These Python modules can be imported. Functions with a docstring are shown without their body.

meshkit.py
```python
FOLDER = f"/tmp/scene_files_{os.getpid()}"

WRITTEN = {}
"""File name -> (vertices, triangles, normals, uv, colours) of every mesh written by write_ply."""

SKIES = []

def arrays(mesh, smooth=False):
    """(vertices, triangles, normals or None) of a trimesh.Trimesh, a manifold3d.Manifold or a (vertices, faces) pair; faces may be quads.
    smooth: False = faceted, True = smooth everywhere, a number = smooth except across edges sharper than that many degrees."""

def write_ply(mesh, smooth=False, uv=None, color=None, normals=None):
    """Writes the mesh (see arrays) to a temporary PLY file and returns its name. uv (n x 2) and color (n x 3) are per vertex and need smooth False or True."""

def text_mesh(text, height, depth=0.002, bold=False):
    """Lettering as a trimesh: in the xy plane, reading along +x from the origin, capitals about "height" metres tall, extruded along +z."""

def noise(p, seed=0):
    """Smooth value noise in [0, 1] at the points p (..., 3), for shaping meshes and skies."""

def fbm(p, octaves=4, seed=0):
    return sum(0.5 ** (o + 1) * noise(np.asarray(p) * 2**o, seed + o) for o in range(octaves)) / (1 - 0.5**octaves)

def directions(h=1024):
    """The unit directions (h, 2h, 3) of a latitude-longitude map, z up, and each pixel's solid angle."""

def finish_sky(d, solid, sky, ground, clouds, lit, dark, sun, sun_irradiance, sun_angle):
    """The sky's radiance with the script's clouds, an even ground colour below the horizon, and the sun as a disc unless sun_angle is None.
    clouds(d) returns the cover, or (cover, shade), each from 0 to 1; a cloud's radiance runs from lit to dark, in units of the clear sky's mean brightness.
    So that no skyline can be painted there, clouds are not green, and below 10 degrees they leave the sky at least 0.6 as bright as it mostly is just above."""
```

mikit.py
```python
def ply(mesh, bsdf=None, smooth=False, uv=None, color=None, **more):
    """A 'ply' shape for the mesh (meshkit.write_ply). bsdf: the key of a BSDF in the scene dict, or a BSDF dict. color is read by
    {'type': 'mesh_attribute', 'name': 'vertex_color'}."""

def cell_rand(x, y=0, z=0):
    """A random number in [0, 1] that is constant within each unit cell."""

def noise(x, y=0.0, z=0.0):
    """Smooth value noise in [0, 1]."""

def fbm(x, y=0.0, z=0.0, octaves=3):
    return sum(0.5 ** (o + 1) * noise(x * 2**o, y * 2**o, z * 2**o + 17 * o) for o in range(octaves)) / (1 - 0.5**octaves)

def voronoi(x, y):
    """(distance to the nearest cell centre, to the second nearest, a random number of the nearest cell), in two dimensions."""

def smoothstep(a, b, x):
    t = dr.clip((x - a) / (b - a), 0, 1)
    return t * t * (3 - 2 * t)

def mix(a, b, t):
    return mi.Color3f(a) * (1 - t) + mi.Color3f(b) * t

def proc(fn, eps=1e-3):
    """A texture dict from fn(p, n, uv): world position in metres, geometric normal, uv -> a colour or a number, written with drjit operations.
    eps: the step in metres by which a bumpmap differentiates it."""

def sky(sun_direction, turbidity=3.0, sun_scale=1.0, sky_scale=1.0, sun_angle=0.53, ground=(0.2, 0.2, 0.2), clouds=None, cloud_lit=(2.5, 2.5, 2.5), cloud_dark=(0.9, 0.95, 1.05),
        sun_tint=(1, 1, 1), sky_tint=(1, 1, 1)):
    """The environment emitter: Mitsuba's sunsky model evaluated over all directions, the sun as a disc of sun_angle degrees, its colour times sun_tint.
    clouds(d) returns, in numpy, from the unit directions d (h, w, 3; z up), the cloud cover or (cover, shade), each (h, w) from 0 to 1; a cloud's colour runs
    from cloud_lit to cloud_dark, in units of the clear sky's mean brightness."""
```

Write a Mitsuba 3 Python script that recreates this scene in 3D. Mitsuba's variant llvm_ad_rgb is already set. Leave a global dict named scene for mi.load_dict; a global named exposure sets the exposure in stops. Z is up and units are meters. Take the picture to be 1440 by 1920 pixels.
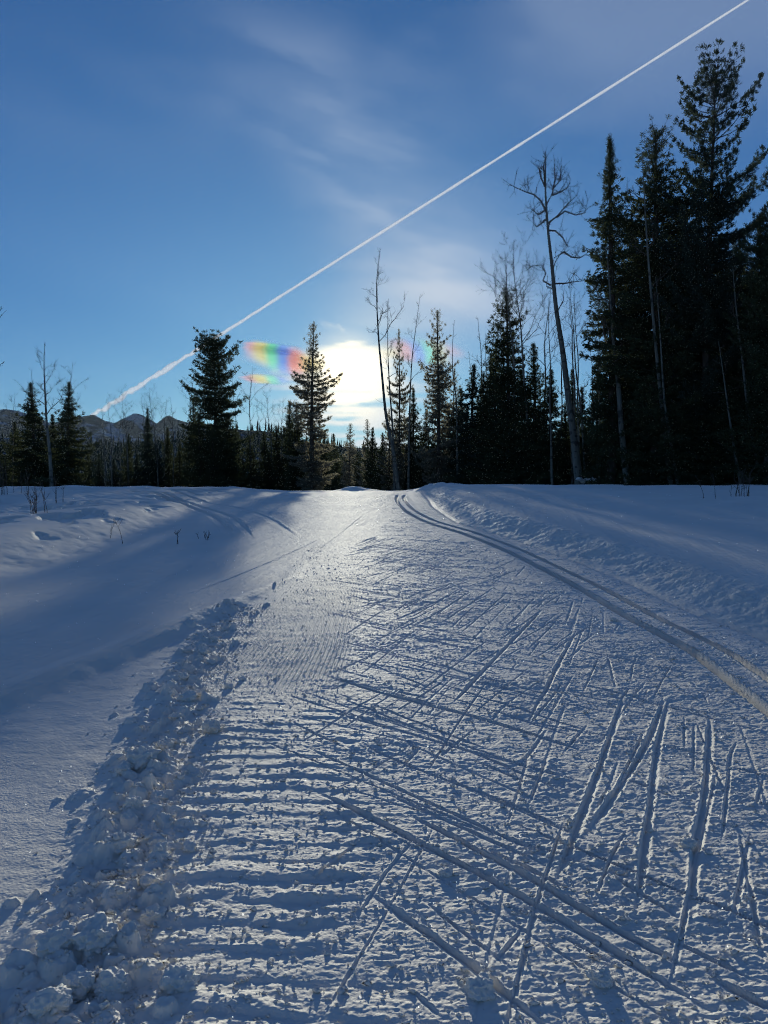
import math, numpy as np, trimesh, mitsuba as mi, mikit, meshkit, drjit as dr
T = mi.ScalarTransform4f
scene, labels = {}, {}

# ------------------------------------------------------------------ camera, sky, exposure
F, CX, CY, HORIZON = 1398.0, 720.0, 960.0, 915.0          # the photograph's pixels (1440 x 1920)
EYE = np.array([0.0, 0.0, 1.32])
PITCH = math.atan((CY - HORIZON) / F)
FWD = np.array([0, math.cos(PITCH), -math.sin(PITCH)])
UPV = np.array([0, math.sin(PITCH), math.cos(PITCH)])


def ray(px, py):
    """World direction of a photograph pixel (used once, to survey where things stand)."""
    return FWD + UPV * (CY - py) / F + np.array([(px - CX) / F, 0, 0])


def at(px, py, depth):
    """World point on a pixel's line of sight at a depth."""
    d = ray(px, py)
    return EYE + d * (depth / d[1])


scene['camera'] = {'type': 'perspective', 'fov': math.degrees(2 * math.atan(720 / F)), 'fov_axis': 'x', 'near_clip': 0.05, 'far_clip': 3e5,
                   'to_world': T().look_at(origin=EYE.tolist(), target=(EYE + FWD).tolist(), up=[0, 0, 1]),
                   'medium': {'type': 'ref', 'id': 'air'}}
SUN = ray(657, 690)
SUN = SUN / np.linalg.norm(SUN)
SUN_AZ, SUN_EL = math.atan2(SUN[0], SUN[1]), math.asin(SUN[2])
exposure = 1.3


def n3(x, y, z=0.0, seed=0):
    return meshkit.noise(np.stack(np.broadcast_arrays(x, y, z), -1), seed)


def fb(x, y, o=4, seed=0):
    return sum(0.5 ** (k + 1) * n3(x * 2 ** k, y * 2 ** k, 0.37 * k, seed + k) for k in range(o)) / (1 - 0.5 ** o)


def sstep(a, b, x):
    t = np.clip((x - a) / (b - a), 0, 1)
    return t * t * (3 - 2 * t)


def clouds(d):
    az, el = np.degrees(np.arctan2(d[..., 0], d[..., 1])), np.degrees(np.arcsin(np.clip(d[..., 2], -1, 1)))
    da, de = az - math.degrees(SUN_AZ), el - math.degrees(SUN_EL)
    sep = np.hypot(da, de)
    streak = fb(az * 0.22 + 3, el * 1.5, 4, 5)
    fine = fb(az * 0.5, el * 3.6 + 9, 4, 15)
    # layered bank of cloud in front of the sun, flat on top, streaks below it
    top = sstep(2.25, 1.7, de + 0.12 * np.abs(da) - 0.9 * (streak - 0.5))
    low = sstep(-9.5, -6.5, de)
    bank = top * low * (0.14 + 0.86 * sstep(0.40, 0.58, 0.35 * streak + 0.65 * fb(az * 0.30 + 5, el * 3.0 + 9 - az * 0.05, 4, 19))) * np.exp(-(np.clip(np.abs(da) - 1.5, 0, 99) / 4.6) ** 2)
    core = np.exp(-((da - 0.05 + 3.0 * (streak - 0.5)) / 3.3) ** 4 - ((de + 0.1) / 1.8) ** 4) * sstep(2.15, 1.7, de - 0.9 * (streak - 0.5) + 0.05 * np.abs(da))
    plume = 0.55 * np.exp(-((da + 1.1) / 1.2) ** 2 - ((de - 2.9) / 1.1) ** 2) * sstep(0.3, 0.7, fb(az * 0.8, el * 1.2 + az * 0.4, 3, 51))
    # thin high veil leaning across the frame
    u = az + 5.8 - 0.95 * (28.0 - el)
    wob = 5.0 * (fb(az * 0.09, el * 0.09, 3, 31) - 0.5)
    veil = np.exp(-((u + wob) / 5.6) ** 2) * sstep(34, 25, el) * sstep(8, 15, el) * (0.25 + 0.75 * sstep(0.35, 0.7, fb((az * 0.9 - el * 0.3) * 0.12, (el * 0.9 + az * 0.22) * 0.50, 6, 41)))
    glow = np.exp(-((az - 3.5) / 6.5) ** 2 - ((el - 14.0) / 5.5) ** 2) * (0.45 + 0.55 * sstep(0.3, 0.65, fb(az * 0.12, el * 0.7, 4, 61)))
    veil2 = sstep(0.48, 0.78, fb(az * 0.05 + el * 0.03 + 2.2, el * 0.11, 4, 77)) * sstep(20, 30, el)
    cover = np.clip(np.maximum.reduce([0.92 * bank, core, plume, 0.40 * np.exp(-(np.hypot(da, de) / 3.3) ** 2), 0.55 * veil + 0.50 * glow + 0.26 * veil2]), 0, 1)
    shade = 1 - np.clip(np.exp(-(sep / 2.9) ** 2) * 1.0 + 0.26 * np.exp(-(sep / 7.0) ** 2), 0, 1)
    return cover, shade


scene['sky'] = mikit.sky(SUN.tolist(), turbidity=2.0, sun_scale=2.8, clouds=clouds, cloud_lit=(15.5, 13.4, 9.2), cloud_dark=(3.7, 4.5, 5.7),
                         sun_tint=(0.74, 1.2, 3.0), sky_tint=(0.34, 0.82, 1.76), ground=(0.55, 0.6, 0.68))

# ------------------------------------------------------------------ materials
pr = mikit.proc


def mat(name, d):
    scene[name] = d
    return name


def snow_bump(p, n, uv):
    return 0.55 * mikit.fbm(p.x * 120, p.y * 120, p.z * 120, 2) + 0.45 * mikit.fbm(p.x * 37 + 5, p.y * 37, p.z * 37, 2)


def snow_col(p, n, uv):
    return mikit.mix((0.62, 0.60, 0.55), (0.69, 0.67, 0.62), mikit.fbm(p.x * 1.3, p.y * 1.3, p.z, 3))


mat('snow', {'type': 'bumpmap', 'arbitrary': pr(snow_bump, 2e-3), 'scale': 0.0055,
             'bsdf': {'type': 'principled', 'base_color': pr(snow_col), 'roughness': 0.68, 'specular': 0.024}})
mat('needles', {'type': 'principledthin', 'roughness': 0.8, 'diff_trans': 0.7, 'eta': 1.2,
    'base_color': pr(lambda p, n, uv: mikit.mix((0.035, 0.050, 0.030), (0.075, 0.085, 0.040), mikit.fbm(p.x * 1.1, p.y * 1.1, p.z * 1.1, 2)))})
mat('needles_blue', {'type': 'principledthin', 'roughness': 0.8, 'diff_trans': 0.7, 'eta': 1.2,
    'base_color': pr(lambda p, n, uv: mikit.mix((0.030, 0.046, 0.038), (0.060, 0.078, 0.052), mikit.fbm(p.x * 1.1, p.y * 1.1, p.z * 1.1, 2)))})
mat('needles_sunwashed', {'type': 'principledthin', 'roughness': 0.8, 'diff_trans': 1.2, 'eta': 1.2,  # paler, more translucent needles: sun glare put into their colour
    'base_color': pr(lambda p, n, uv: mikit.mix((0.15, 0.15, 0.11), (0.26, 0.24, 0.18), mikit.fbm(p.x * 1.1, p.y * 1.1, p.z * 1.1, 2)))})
mat('bark_dark', {'type': 'principled', 'roughness': 0.9, 'specular': 0.1,
    'base_color': pr(lambda p, n, uv: mikit.mix((0.045, 0.035, 0.028), (0.10, 0.08, 0.065), mikit.fbm(p.x * 14, p.y * 14, p.z * 3, 3)))})


def aspen_col(p, n, uv):
    base = mikit.mix((0.10, 0.10, 0.082), (0.20, 0.195, 0.165), mikit.fbm(p.x * 5, p.y * 5, p.z * 1.4, 3))
    scar = mikit.smoothstep(0.66, 0.74, mikit.noise(p.x * 4 + 7, p.y * 4, p.z * 5.5))
    return mikit.mix(base, (0.05, 0.045, 0.04), scar * 0.85)


mat('bark_aspen', {'type': 'principled', 'roughness': 0.85, 'specular': 0.2, 'base_color': pr(aspen_col)})
mat('twig', {'type': 'principled', 'roughness': 0.8, 'specular': 0.2, 'base_color': {'type': 'rgb', 'value': [0.10, 0.075, 0.06]}})


def mountain_col(p, n, uv):
    f = mikit.fbm(p.x * 0.012, p.y * 0.012, p.z * 0.012, 4)
    g = mikit.fbm(p.x * 0.05, p.y * 0.05, p.z * 0.03, 3)
    rock = mikit.mix((0.012, 0.024, 0.028), (0.035, 0.050, 0.060), g)  # blue of the distant air painted into rock and snow tones
    snow = mikit.smoothstep(0.52, 0.66, 0.55 * f + 0.45 * g + 0.0006 * (p.z - 90))
    return mikit.mix(rock, (0.30, 0.36, 0.42), snow * 0.6)


mat('mountain', {'type': 'principled', 'roughness': 0.9, 'specular': 0.1, 'base_color': pr(mountain_col)})


def hill_col(p, n, uv):
    g = mikit.fbm(p.x * 0.09, p.y * 0.09, p.z * 0.05, 4)
    return mikit.mix((0.02, 0.03, 0.025), (0.16, 0.18, 0.20), mikit.smoothstep(0.60, 0.72, g))


mat('forest_floor', {'type': 'principled', 'roughness': 0.9, 'specular': 0.1, 'base_color': pr(hill_col)})

# ------------------------------------------------------------------ the lie of the land
def crest(x):
    return (np.interp(x, [-70, -30, -14, -6, 1.5, 5, 12, 25, 70], [52, 46, 40, 38, 38, 38, 38, 33, 30]),
            np.interp(x, [-70, -30, -15, -7.5, -5.5, 1.0, 3.0, 12, 25, 70], [0.3, 0.82, 1.27, 1.30, 1.17, 1.17, 1.45, 1.46, 1.30, 1.3]))


def base_z(x, y):
    yc, zc = crest(x)
    up = zc * sstep(3.5, yc, y)
    t = np.clip(y - yc - 3, 0, None)
    return up - 0.9 * sstep(0, 30, t) - 0.004 * np.clip(t - 20, 0, 400)


def ground(px, py):
    """Where the line of sight through a pixel meets the smooth ground."""
    d = ray(px, py)
    t = np.concatenate([np.linspace(1.0, 12, 2200), np.linspace(12, 70, 2900)])
    p = EYE[:, None] + d[:, None] * t
    under = p[2] < base_z(p[0], p[1])
    k = int(np.argmax(under)) if under.any() else len(t) - 1
    return np.array([p[0, k], p[1, k]])


def gpoly(pts):
    return np.array([ground(*p) for p in pts])


c2 = lambda pts: [(680 + x / 1.8947, 880 + y / 1.8947) for x, y in pts]      # measured on enlargements
c4 = lambda pts: [(700 + x / 1.9459, 1280 + y / 1.9459) for x, y in pts]

TRACK = gpoly([(1560, 1392)] + c2([(1400, 770), (1200, 632), (1000, 530), (880, 462), (600, 318), (400, 235), (230, 180), (160, 140), (136, 110)]) + [(752, 928)])
TRACK = np.vstack([TRACK[0] + (TRACK[0] - TRACK[1]) * 4, TRACK])
BANK_R = gpoly([(1640, 1310)] + c2([(1440, 600), (1200, 512), (960, 402), (760, 322), (560, 252), (340, 188)]) + [(815, 950), (795, 925)])
BANK_L = np.array([(-5.4, -20), (-5.0, 4), (-4.8, 9), (-4.7, 13), (-4.75, 18), (-5.6, 24), (-5.5, 32), (-5.2, 45)])
EDGE_L = gpoly([(-700, 1560), (-300, 1420), (0, 1312), (200, 1232), (330, 1178), (455, 1128), (560, 1085)])      # step up to the side trail
BERM = gpoly([(-60, 2150), (90, 1860), (175, 1690), (235, 1540), (265, 1420), (310, 1320), (350, 1240), (390, 1185), (450, 1130)])
BERM[0] = BERM[1] + (BERM[1] - BERM[2]) * 3


def x_of(poly, y):
    o = np.argsort(poly[:, 1])
    return np.interp(y, poly[o, 1], poly[o, 0])


# the sheet: fine where the trail lies close, coarser with distance
ys = [-60, -40, -25, -15, -9, -5, -2.5, -1.0, -0.2, 0.3, 0.65, 0.9, 1.1, 1.25, 1.38, 1.48]
y = 1.55
while y < 62:
    ys.append(y)
    y += 0.0026 * y if y < 30 else 0.004 * y
while y < 5200:
    ys.append(y)
    y *= 1.035
ys = np.array(ys, float)
tc = np.concatenate([np.arange(-0.60, -0.24, 0.0026), np.arange(-0.24, 0.02, 0.00115), np.arange(0.02, 0.5, 0.00125), np.arange(0.5, 0.6, 0.003)])
side = 0.601 + np.cumsum(0.004 * 1.22 ** np.arange(28))
ts = np.concatenate([-side[::-1], tc, side])
Y = np.repeat(ys[:, None], len(ts), 1)
X = (np.maximum(ys, 1.05) + 0.9)[:, None] * ts[None]
NR, NC = X.shape
near = slice(0, int(np.searchsorted(ys, 60)))


def vn(x, y, seed=0):
    """Fast 2-D value noise in [0, 1]."""
    xi, yi = np.floor(x), np.floor(y)
    fx, fy = x - xi, y - yi
    fx, fy = fx * fx * (3 - 2 * fx), fy * fy * (3 - 2 * fy)
    a = (xi.astype(np.int64) * 374761393 + yi.astype(np.int64) * 668265263 + seed * 974634777)

    def h(k):
        k = k & 0xFFFFFFFF
        k = ((k ^ (k >> 13)) * 1274126177) & 0xFFFFFFFF
        return ((k ^ (k >> 16)) & 0xFFFFFF) / 16777215.0
    p, q = h(a), h(a + 374761393)
    r, s = h(a + 668265263), h(a + 374761393 + 668265263)
    return (p * (1 - fx) + q * fx) * (1 - fy) + (r * (1 - fx) + s * fx) * fy


def vf(x, y, o, seed=0):
    return sum(0.5 ** (k + 1) * vn(x * 2 ** k + 3.1 * k, y * 2 ** k + 7.7 * k, seed + k) for k in range(o)) / (1 - 0.5 ** o)


Z = base_z(X, Y)
x, y = X[near], Y[near]
z = np.zeros_like(x)
xr, xl, xe, xb, xt = (x_of(q, y) for q in (BANK_R, BANK_L, EDGE_L, BERM, TRACK))
fade_far = sstep(58, 40, y)
EDGE_END = EDGE_L[:, 1].max()
# right bank and powder field
dr_ = x - xr
bank_w = 0.75 + 0.25 * vn(y * 1.1, y * 0, 3)
z += 0.24 * sstep(0.0, 1, dr_ / bank_w) * sstep(40, 20, y) * sstep(-2, 1.5, y)
on_bank = np.exp(-((dr_ - 0.42) / 0.36) ** 2)
z += on_bank * (0.07 * (vf(x * 5 + y * 3, y * 3.2 - x * 2, 4, 11) - 0.45) + 0.05 * (np.abs(vf(x * 13, y * 9, 3, 12) - 0.5)))
z -= 0.035 * np.exp(-((dr_ + 0.03) / 0.05) ** 2) * sstep(40, 25, y)
field_r = sstep(0.8, 2.5, dr_)
z += field_r * (0.30 * (vf(x * 0.16 + 0.3, y * 0.10 + 5, 3, 21) - 0.5) + 0.10 * (vf(x * 0.5, y * 0.3, 2, 22) - 0.5) + 0.012 * (vf(x * 2.5, y * 1.2, 3, 23) - 0.5)) * fade_far
# left bank and hummocky field
dl_ = xl - x
z += 0.42 * sstep(0, 2.2, dl_) * sstep(42, 15, y) * sstep(-2, 3, y)
field_l = sstep(0.5, 2.2, dl_)
hum = vf(x * 0.23, y * 0.14, 3, 31)
z += field_l * (0.55 * (hum - 0.45) + 0.13 * (vf(x * 0.8, y * 0.4, 3, 32) - 0.5)) * fade_far
crust = sstep(0.42, 0.58, vf(x * 0.35 + 4, y * 0.25, 2, 36))
z += field_l * crust * (0.075 * (vf(x * 1.9, y * 4.2, 4, 37) - 0.5) + 0.02 * (vf(x * 6, y * 13, 3, 38) - 0.5)) * fade_far
pit = vf(x * 1.7, y * 1.0, 3, 33)
z -= field_l * 0.13 * sstep(0.58, 0.70, pit) * sstep(0.40, 0.55, vn(x * 0.2 + 9, y * 0.12, 34)) * fade_far
z += sstep(0.0, 0.5, dl_) * sstep(2.2, 0.8, dl_) * 0.07 * (vf(x * 2.1, y * 1.3, 4, 35) - 0.5)
# powder wedge between side trail and berm: it lies lower than the side trail's edge
in_edge = (y < EDGE_END)
de_ = x - xe
wedge = sstep(0.0, 0.19, de_ + 0.02 * (vn(y * 6, x * 6, 41) - 0.5)) * sstep(EDGE_END, EDGE_END - 2.5, y) * sstep(0.45, -0.05, x - xb)
z -= 0.06 * wedge
z += 0.045 * np.exp(-((de_ + 0.10) / 0.12) ** 2) * sstep(EDGE_END + 2, EDGE_END - 2, y)
z += wedge * (0.05 * (vf(x * 1.1, y * 0.8, 3, 42) - 0.5) + 0.010 * (vf(x * 7, y * 7, 3, 43) - 0.5))
# berm of thrown snow
db = x - xb
berm_w = np.where(db < 0, 0.15 + 0.03 * sstep(1.5, 4, y), 0.21) * (0.8 + 0.5 * vn(y * 1.7, x * 0.8, 54))
inb = np.exp(-(db / berm_w) ** 2) * sstep(BERM[:, 1].max() + 0.4, BERM[:, 1].max() - 1.8, y)
lump = 1 - np.abs(2 * vf(x * 3.2, y * 2.6, 2, 51) - 1) * 1.6
lump2 = 1 - np.abs(2 * vf(x * 9, y * 7.5, 3, 52) - 1)
z += inb * (0.010 + 0.035 * np.clip(lump, 0, 1) + 0.022 * np.clip(lump2, 0, 1) ** 1.5 + 0.020 * (vf(x * 34, y * 36, 4, 53) - 0.5))
gb = np.random.default_rng(17)
dome = np.zeros_like(x)
for q in range(800):
    cy_ = 1.55 * (BERM[:, 1].max() / 1.55) ** gb.random()
    cx_ = float(x_of(BERM, cy_)) + gb.normal(0.03, 0.12)
    r_ = 0.007 + 0.046 * gb.random() ** 3.2
    r0, r1 = np.searchsorted(ys, [cy_ - 1.4 * r_, cy_ + 1.4 * r_])
    q0, q1 = np.searchsorted(ts, [(cx_ - 1.4 * r_) / (ys[r0] + 0.9) - 0.01, (cx_ + 1.4 * r_) / (ys[r0] + 0.9) + 0.01])
    xx, yy = x[r0:r1, q0:q1], y[r0:r1, q0:q1]
    if xx.size and gb.random() < 0.5:                          # a broken block: flat faces, one side up
        th = gb.uniform(0, 3.14)
        ua, ub = ((xx - cx_) * math.cos(th) + (yy - cy_) * math.sin(th)) / r_, (-(xx - cx_) * math.sin(th) + (yy - cy_) * math.cos(th)) / (r_ * gb.uniform(0.6, 1.0))
        rr = np.maximum(np.maximum(np.abs(ua), np.abs(ub)), (np.abs(ua) + np.abs(ub)) * gb.uniform(0.65, 0.8)) * (0.8 + 0.4 * vf(xx * 30 + q, yy * 30, 3, 57))
        top_ = r_ * (gb.uniform(0.5, 0.95) + gb.normal(0, 0.3) * ua + gb.normal(0, 0.3) * ub)
        dome[r0:r1, q0:q1] = np.maximum(dome[r0:r1, q0:q1], np.clip(np.minimum(top_, (1.05 - rr) * r_ * 2.6), 0, None))
    elif xx.size:
        rr = np.hypot(xx - cx_, (yy - cy_) * gb.uniform(0.8, 1.15)) / (r_ * (0.55 + 0.9 * vf(xx * 24 + q, yy * 24, 3, 55)))
        dome[r0:r1, q0:q1] = np.maximum(dome[r0:r1, q0:q1], r_ * gb.uniform(0.35, 0.85) * np.sqrt(np.clip(1 - rr ** 2, 0, 1)))
z += dome * (0.65 + 0.7 * vf(x * 40, y * 40, 3, 56))
# trail surface
on_main = sstep(0.02, 0.3, db) * sstep(0.05, -0.15, dr_)
on_main = np.where(y > BERM[:, 1].max(), sstep(0.1, 0.5, x - (x_of(np.array([(-1.6, 8.3), (-0.9, 13), (-0.2, 20), (0.0, 40)]), y))) * sstep(0.05, -0.15, dr_), on_main)
on_side = sstep(-0.05, 0.3, -dl_) * (1 - np.clip(on_main + wedge + inb, 0, 1))
z += on_side * (0.018 * (vf(x * 0.9, y * 0.35, 3, 61) - 0.5) + 0.006 * (vf(x * 9, y * 3.0, 3, 62) - 0.5) + 0.004 * (vf(x * 30, y * 14, 2, 63) - 0.5) + 0.010 * (vf((x - 0.16 * y) * 9, (y + 0.16 * x) * 0.5, 3, 65) - 0.5) + 0.005 * (vf((x - 0.16 * y) * 30, (y + 0.16 * x) * 1.1, 2, 66) - 0.5))
# far part of the trail: scraped, with light ruts
z += (on_main + on_side) * sstep(14, 20, y) * fade_far * 0.035 * (vf(x * 1.5, y * 0.5, 3, 64) - 0.5)
# rough, chopped snow of the skating lane
rough = sstep(-0.4, 0.2, x + 0.1) * on_main
z += on_main * (0.6 + 0.4 * rough) * (0.007 * (vf(x * 6, y * 13, 3, 71) - 0.5) + 0.0066 * (vf(x * 19, y * 58, 3, 73) - 0.5) + 0.0042 * (vf(x * 64, y * 110, 2, 69) - 0.5) + sstep(0.46, 0.66, vf(x * 2.6, y * 3.4, 3, 79)) * (0.010 * (vf(x * 17, y * 30, 3, 72) - 0.4) + 0.006 * (1 - np.abs(2 * vf(x * 30, y * 50, 2, 70) - 1)) ** 2))
# corduroy
cord_w = on_main * (0.06 + 0.94 * sstep(-0.15, -0.4, x)) * sstep(4.2, 5.6, y + 0.8 * (vf(x * 2, y * 2, 2, 74) - 0.5)) * sstep(13, 7, y)
xc = x - 0.5 * (x_of(TRACK, y) - 1.4) * 0.5
z += 0.0062 * cord_w * np.sin(2 * np.pi * xc / 0.034)
# cleat ridges of the groomer's belt
lane = sstep(-0.86, -0.70, x + 0.04 * y + 0.10 * (vn(y * 3, x, 83) - 0.5)) * sstep(0.16, -0.10, x + 0.03 * y + 0.25 * (vn(y * 4, x, 84) - 0.5)) * on_main * sstep(6.0, 3.0, y + 0.8 * (vn(x * 2, y, 75) - 0.5))
wob = 0.075 * (vf(x * 1.9, y * 1.2, 3, 76) - 0.5) * 2 + 0.012 * (vf(x * 16, y * 5, 2, 77) - 0.5)
ph = (y + wob) / 0.128
saw = ph - np.floor(ph)
amp = 0.25 + 1.35 * vf(x * 2.6, np.floor(ph) * 5.1, 2, 78) - 0.35 * sstep(0.55, 0.75, vf(x * 3.1, y * 3.3, 2, 82))
ridge = np.where(saw < 0.20, sstep(0.0, 0.20, saw), 1.0 - 0.9 * np.clip((saw - 0.35) / 0.65, 0, 1))
z += lane * np.clip(amp, 0.1, 1.3) * (0.35 + 0.65 * sstep(0.34, 0.5, vf(x * 2.4 + 7, y * 2.6, 2, 86))) * (0.0145 * ridge * (0.5 + 0.5 * sstep(4.5, 2.0, y)) * (0.75 + 0.5 * vf(x * 14, y * 14, 3, 80)) + 0.012 * ridge * (vf(x * 38, y * 30, 2, 81) - 0.5) + 0.010 * (vf(x * 24, y * 40, 4, 85) - 0.5))


def carve(poly, w, depth, lip=0.5, side=1.0, seed=0, ends=0.12, flat=0.0):
    """A ski's groove along a world polyline: a trough, with the snow it threw up lying along one side."""
    p = np.asarray(poly, float)
    r0, r1 = np.searchsorted(ys, [p[:, 1].min() - 5 * w, p[:, 1].max() + 5 * w])
    r1 = min(r1, x.shape[0])
    if r1 <= r0:
        return
    wmax = max(abs(p[:, 0].min() - 5 * w), abs(p[:, 0].max() + 5 * w))
    tt0, tt1 = ((p[:, 0].min() - 5 * w) / (np.array([ys[r0], ys[r1 - 1]]) + 0.9)).min(), ((p[:, 0].max() + 5 * w) / (np.array([ys[r0], ys[r1 - 1]]) + 0.9)).max()
    q0, q1 = np.searchsorted(ts, [tt0, tt1])
    q0, q1 = max(q0 - 1, 0), min(q1 + 1, NC)
    xx, yy = x[r0:r1, q0:q1], y[r0:r1, q0:q1]
    if xx.size == 0:
        return
    best, s, a = np.full(xx.shape, 9e9), np.zeros(xx.shape), np.zeros(xx.shape)
    run = 0.0
    for (ax, ay), (bx, by) in zip(p[:-1], p[1:]):
        L = math.hypot(bx - ax, by - ay) + 1e-9
        ux, uy = (bx - ax) / L, (by - ay) / L
        t = np.clip((xx - ax) * ux + (yy - ay) * uy, 0, L)
        ex, ey = xx - ax - t * ux, yy - ay - t * uy
        d = ex * ex + ey * ey
        k = d < best
        best = np.where(k, d, best)
        s = np.where(k, np.sign(ex * uy - ey * ux) * np.sqrt(d), s)
        a = np.where(k, run + t, a)
        run += L
    tip = ends if flat else min(0.4 * run, max(ends, 0.18 * run))
    end = sstep(0, tip, a) * sstep(run, run - tip, a)
    wv = w * (0.95 + 0.1 * vn(a * 3 + seed, a * 0, seed)) if flat else w * (0.72 + 0.4 * vn(a * 5 + seed, a * 0, seed) + 0.4 * (vf(a * 30 + seed, s * 20, 2, seed + 9) - 0.5)) * (0.65 + 0.35 * end)
    u = s * side / wv
    nz = 0.2 + 1.1 * vf(a * 26 + seed, s * 60, 2, seed + 5)
    if flat:                                                   # pressed track: steep walls, level floor
        prof = -sstep(1.2, 0.6, np.abs(u))
        keep = sstep(1.25, 0.8, np.abs(u)) * end * 0.8
    else:                                                      # edge cut: a steep wall, then a ramp where the ski pushed off
        prof = -sstep(-1.0, -0.66, u) * np.clip((1.0 - u) / 1.66, 0, 1)
        keep = sstep(1.0, 0.6, np.abs(u)) * end * 0.5
    lips = np.exp(-((u + 1.3) / 0.32) ** 2) * nz * lip + np.exp(-((u - 1.2) / 0.35) ** 2) * nz * lip * 0.25
    sub = z[r0:r1, q0:q1]
    sub[...] = sub * (1 - keep)
    sub += depth * end * (prof + lips)


def offset(poly, o):
    p = np.asarray(poly, float)
    t = np.gradient(p, axis=0)
    t /= np.linalg.norm(t, axis=1, keepdims=True)
    return p + o * np.stack([t[:, 1], -t[:, 0]], 1)


def smooth_poly(p, n=60):
    p = np.asarray(p, float)
    s = np.concatenate([[0], np.cumsum(np.linalg.norm(np.diff(p, axis=0), axis=1))])
    from scipy.interpolate import PchipInterpolator
    q = np.linspace(0, s[-1], n)
    return np.stack([PchipInterpolator(s, p[:, k])(q) for k in (0, 1)], 1)


rng = np.random.default_rng(7)
TR = smooth_poly(TRACK[np.argsort(TRACK[:, 1])], 70)
# classic track: two pressed grooves with a ridge between
for o in (-0.14, 0.14):
    carve(offset(TR, o), 0.040, 0.080, 0.22, 1.0 if o > 0 else -1.0, 3, 0.3, flat=1)

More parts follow.
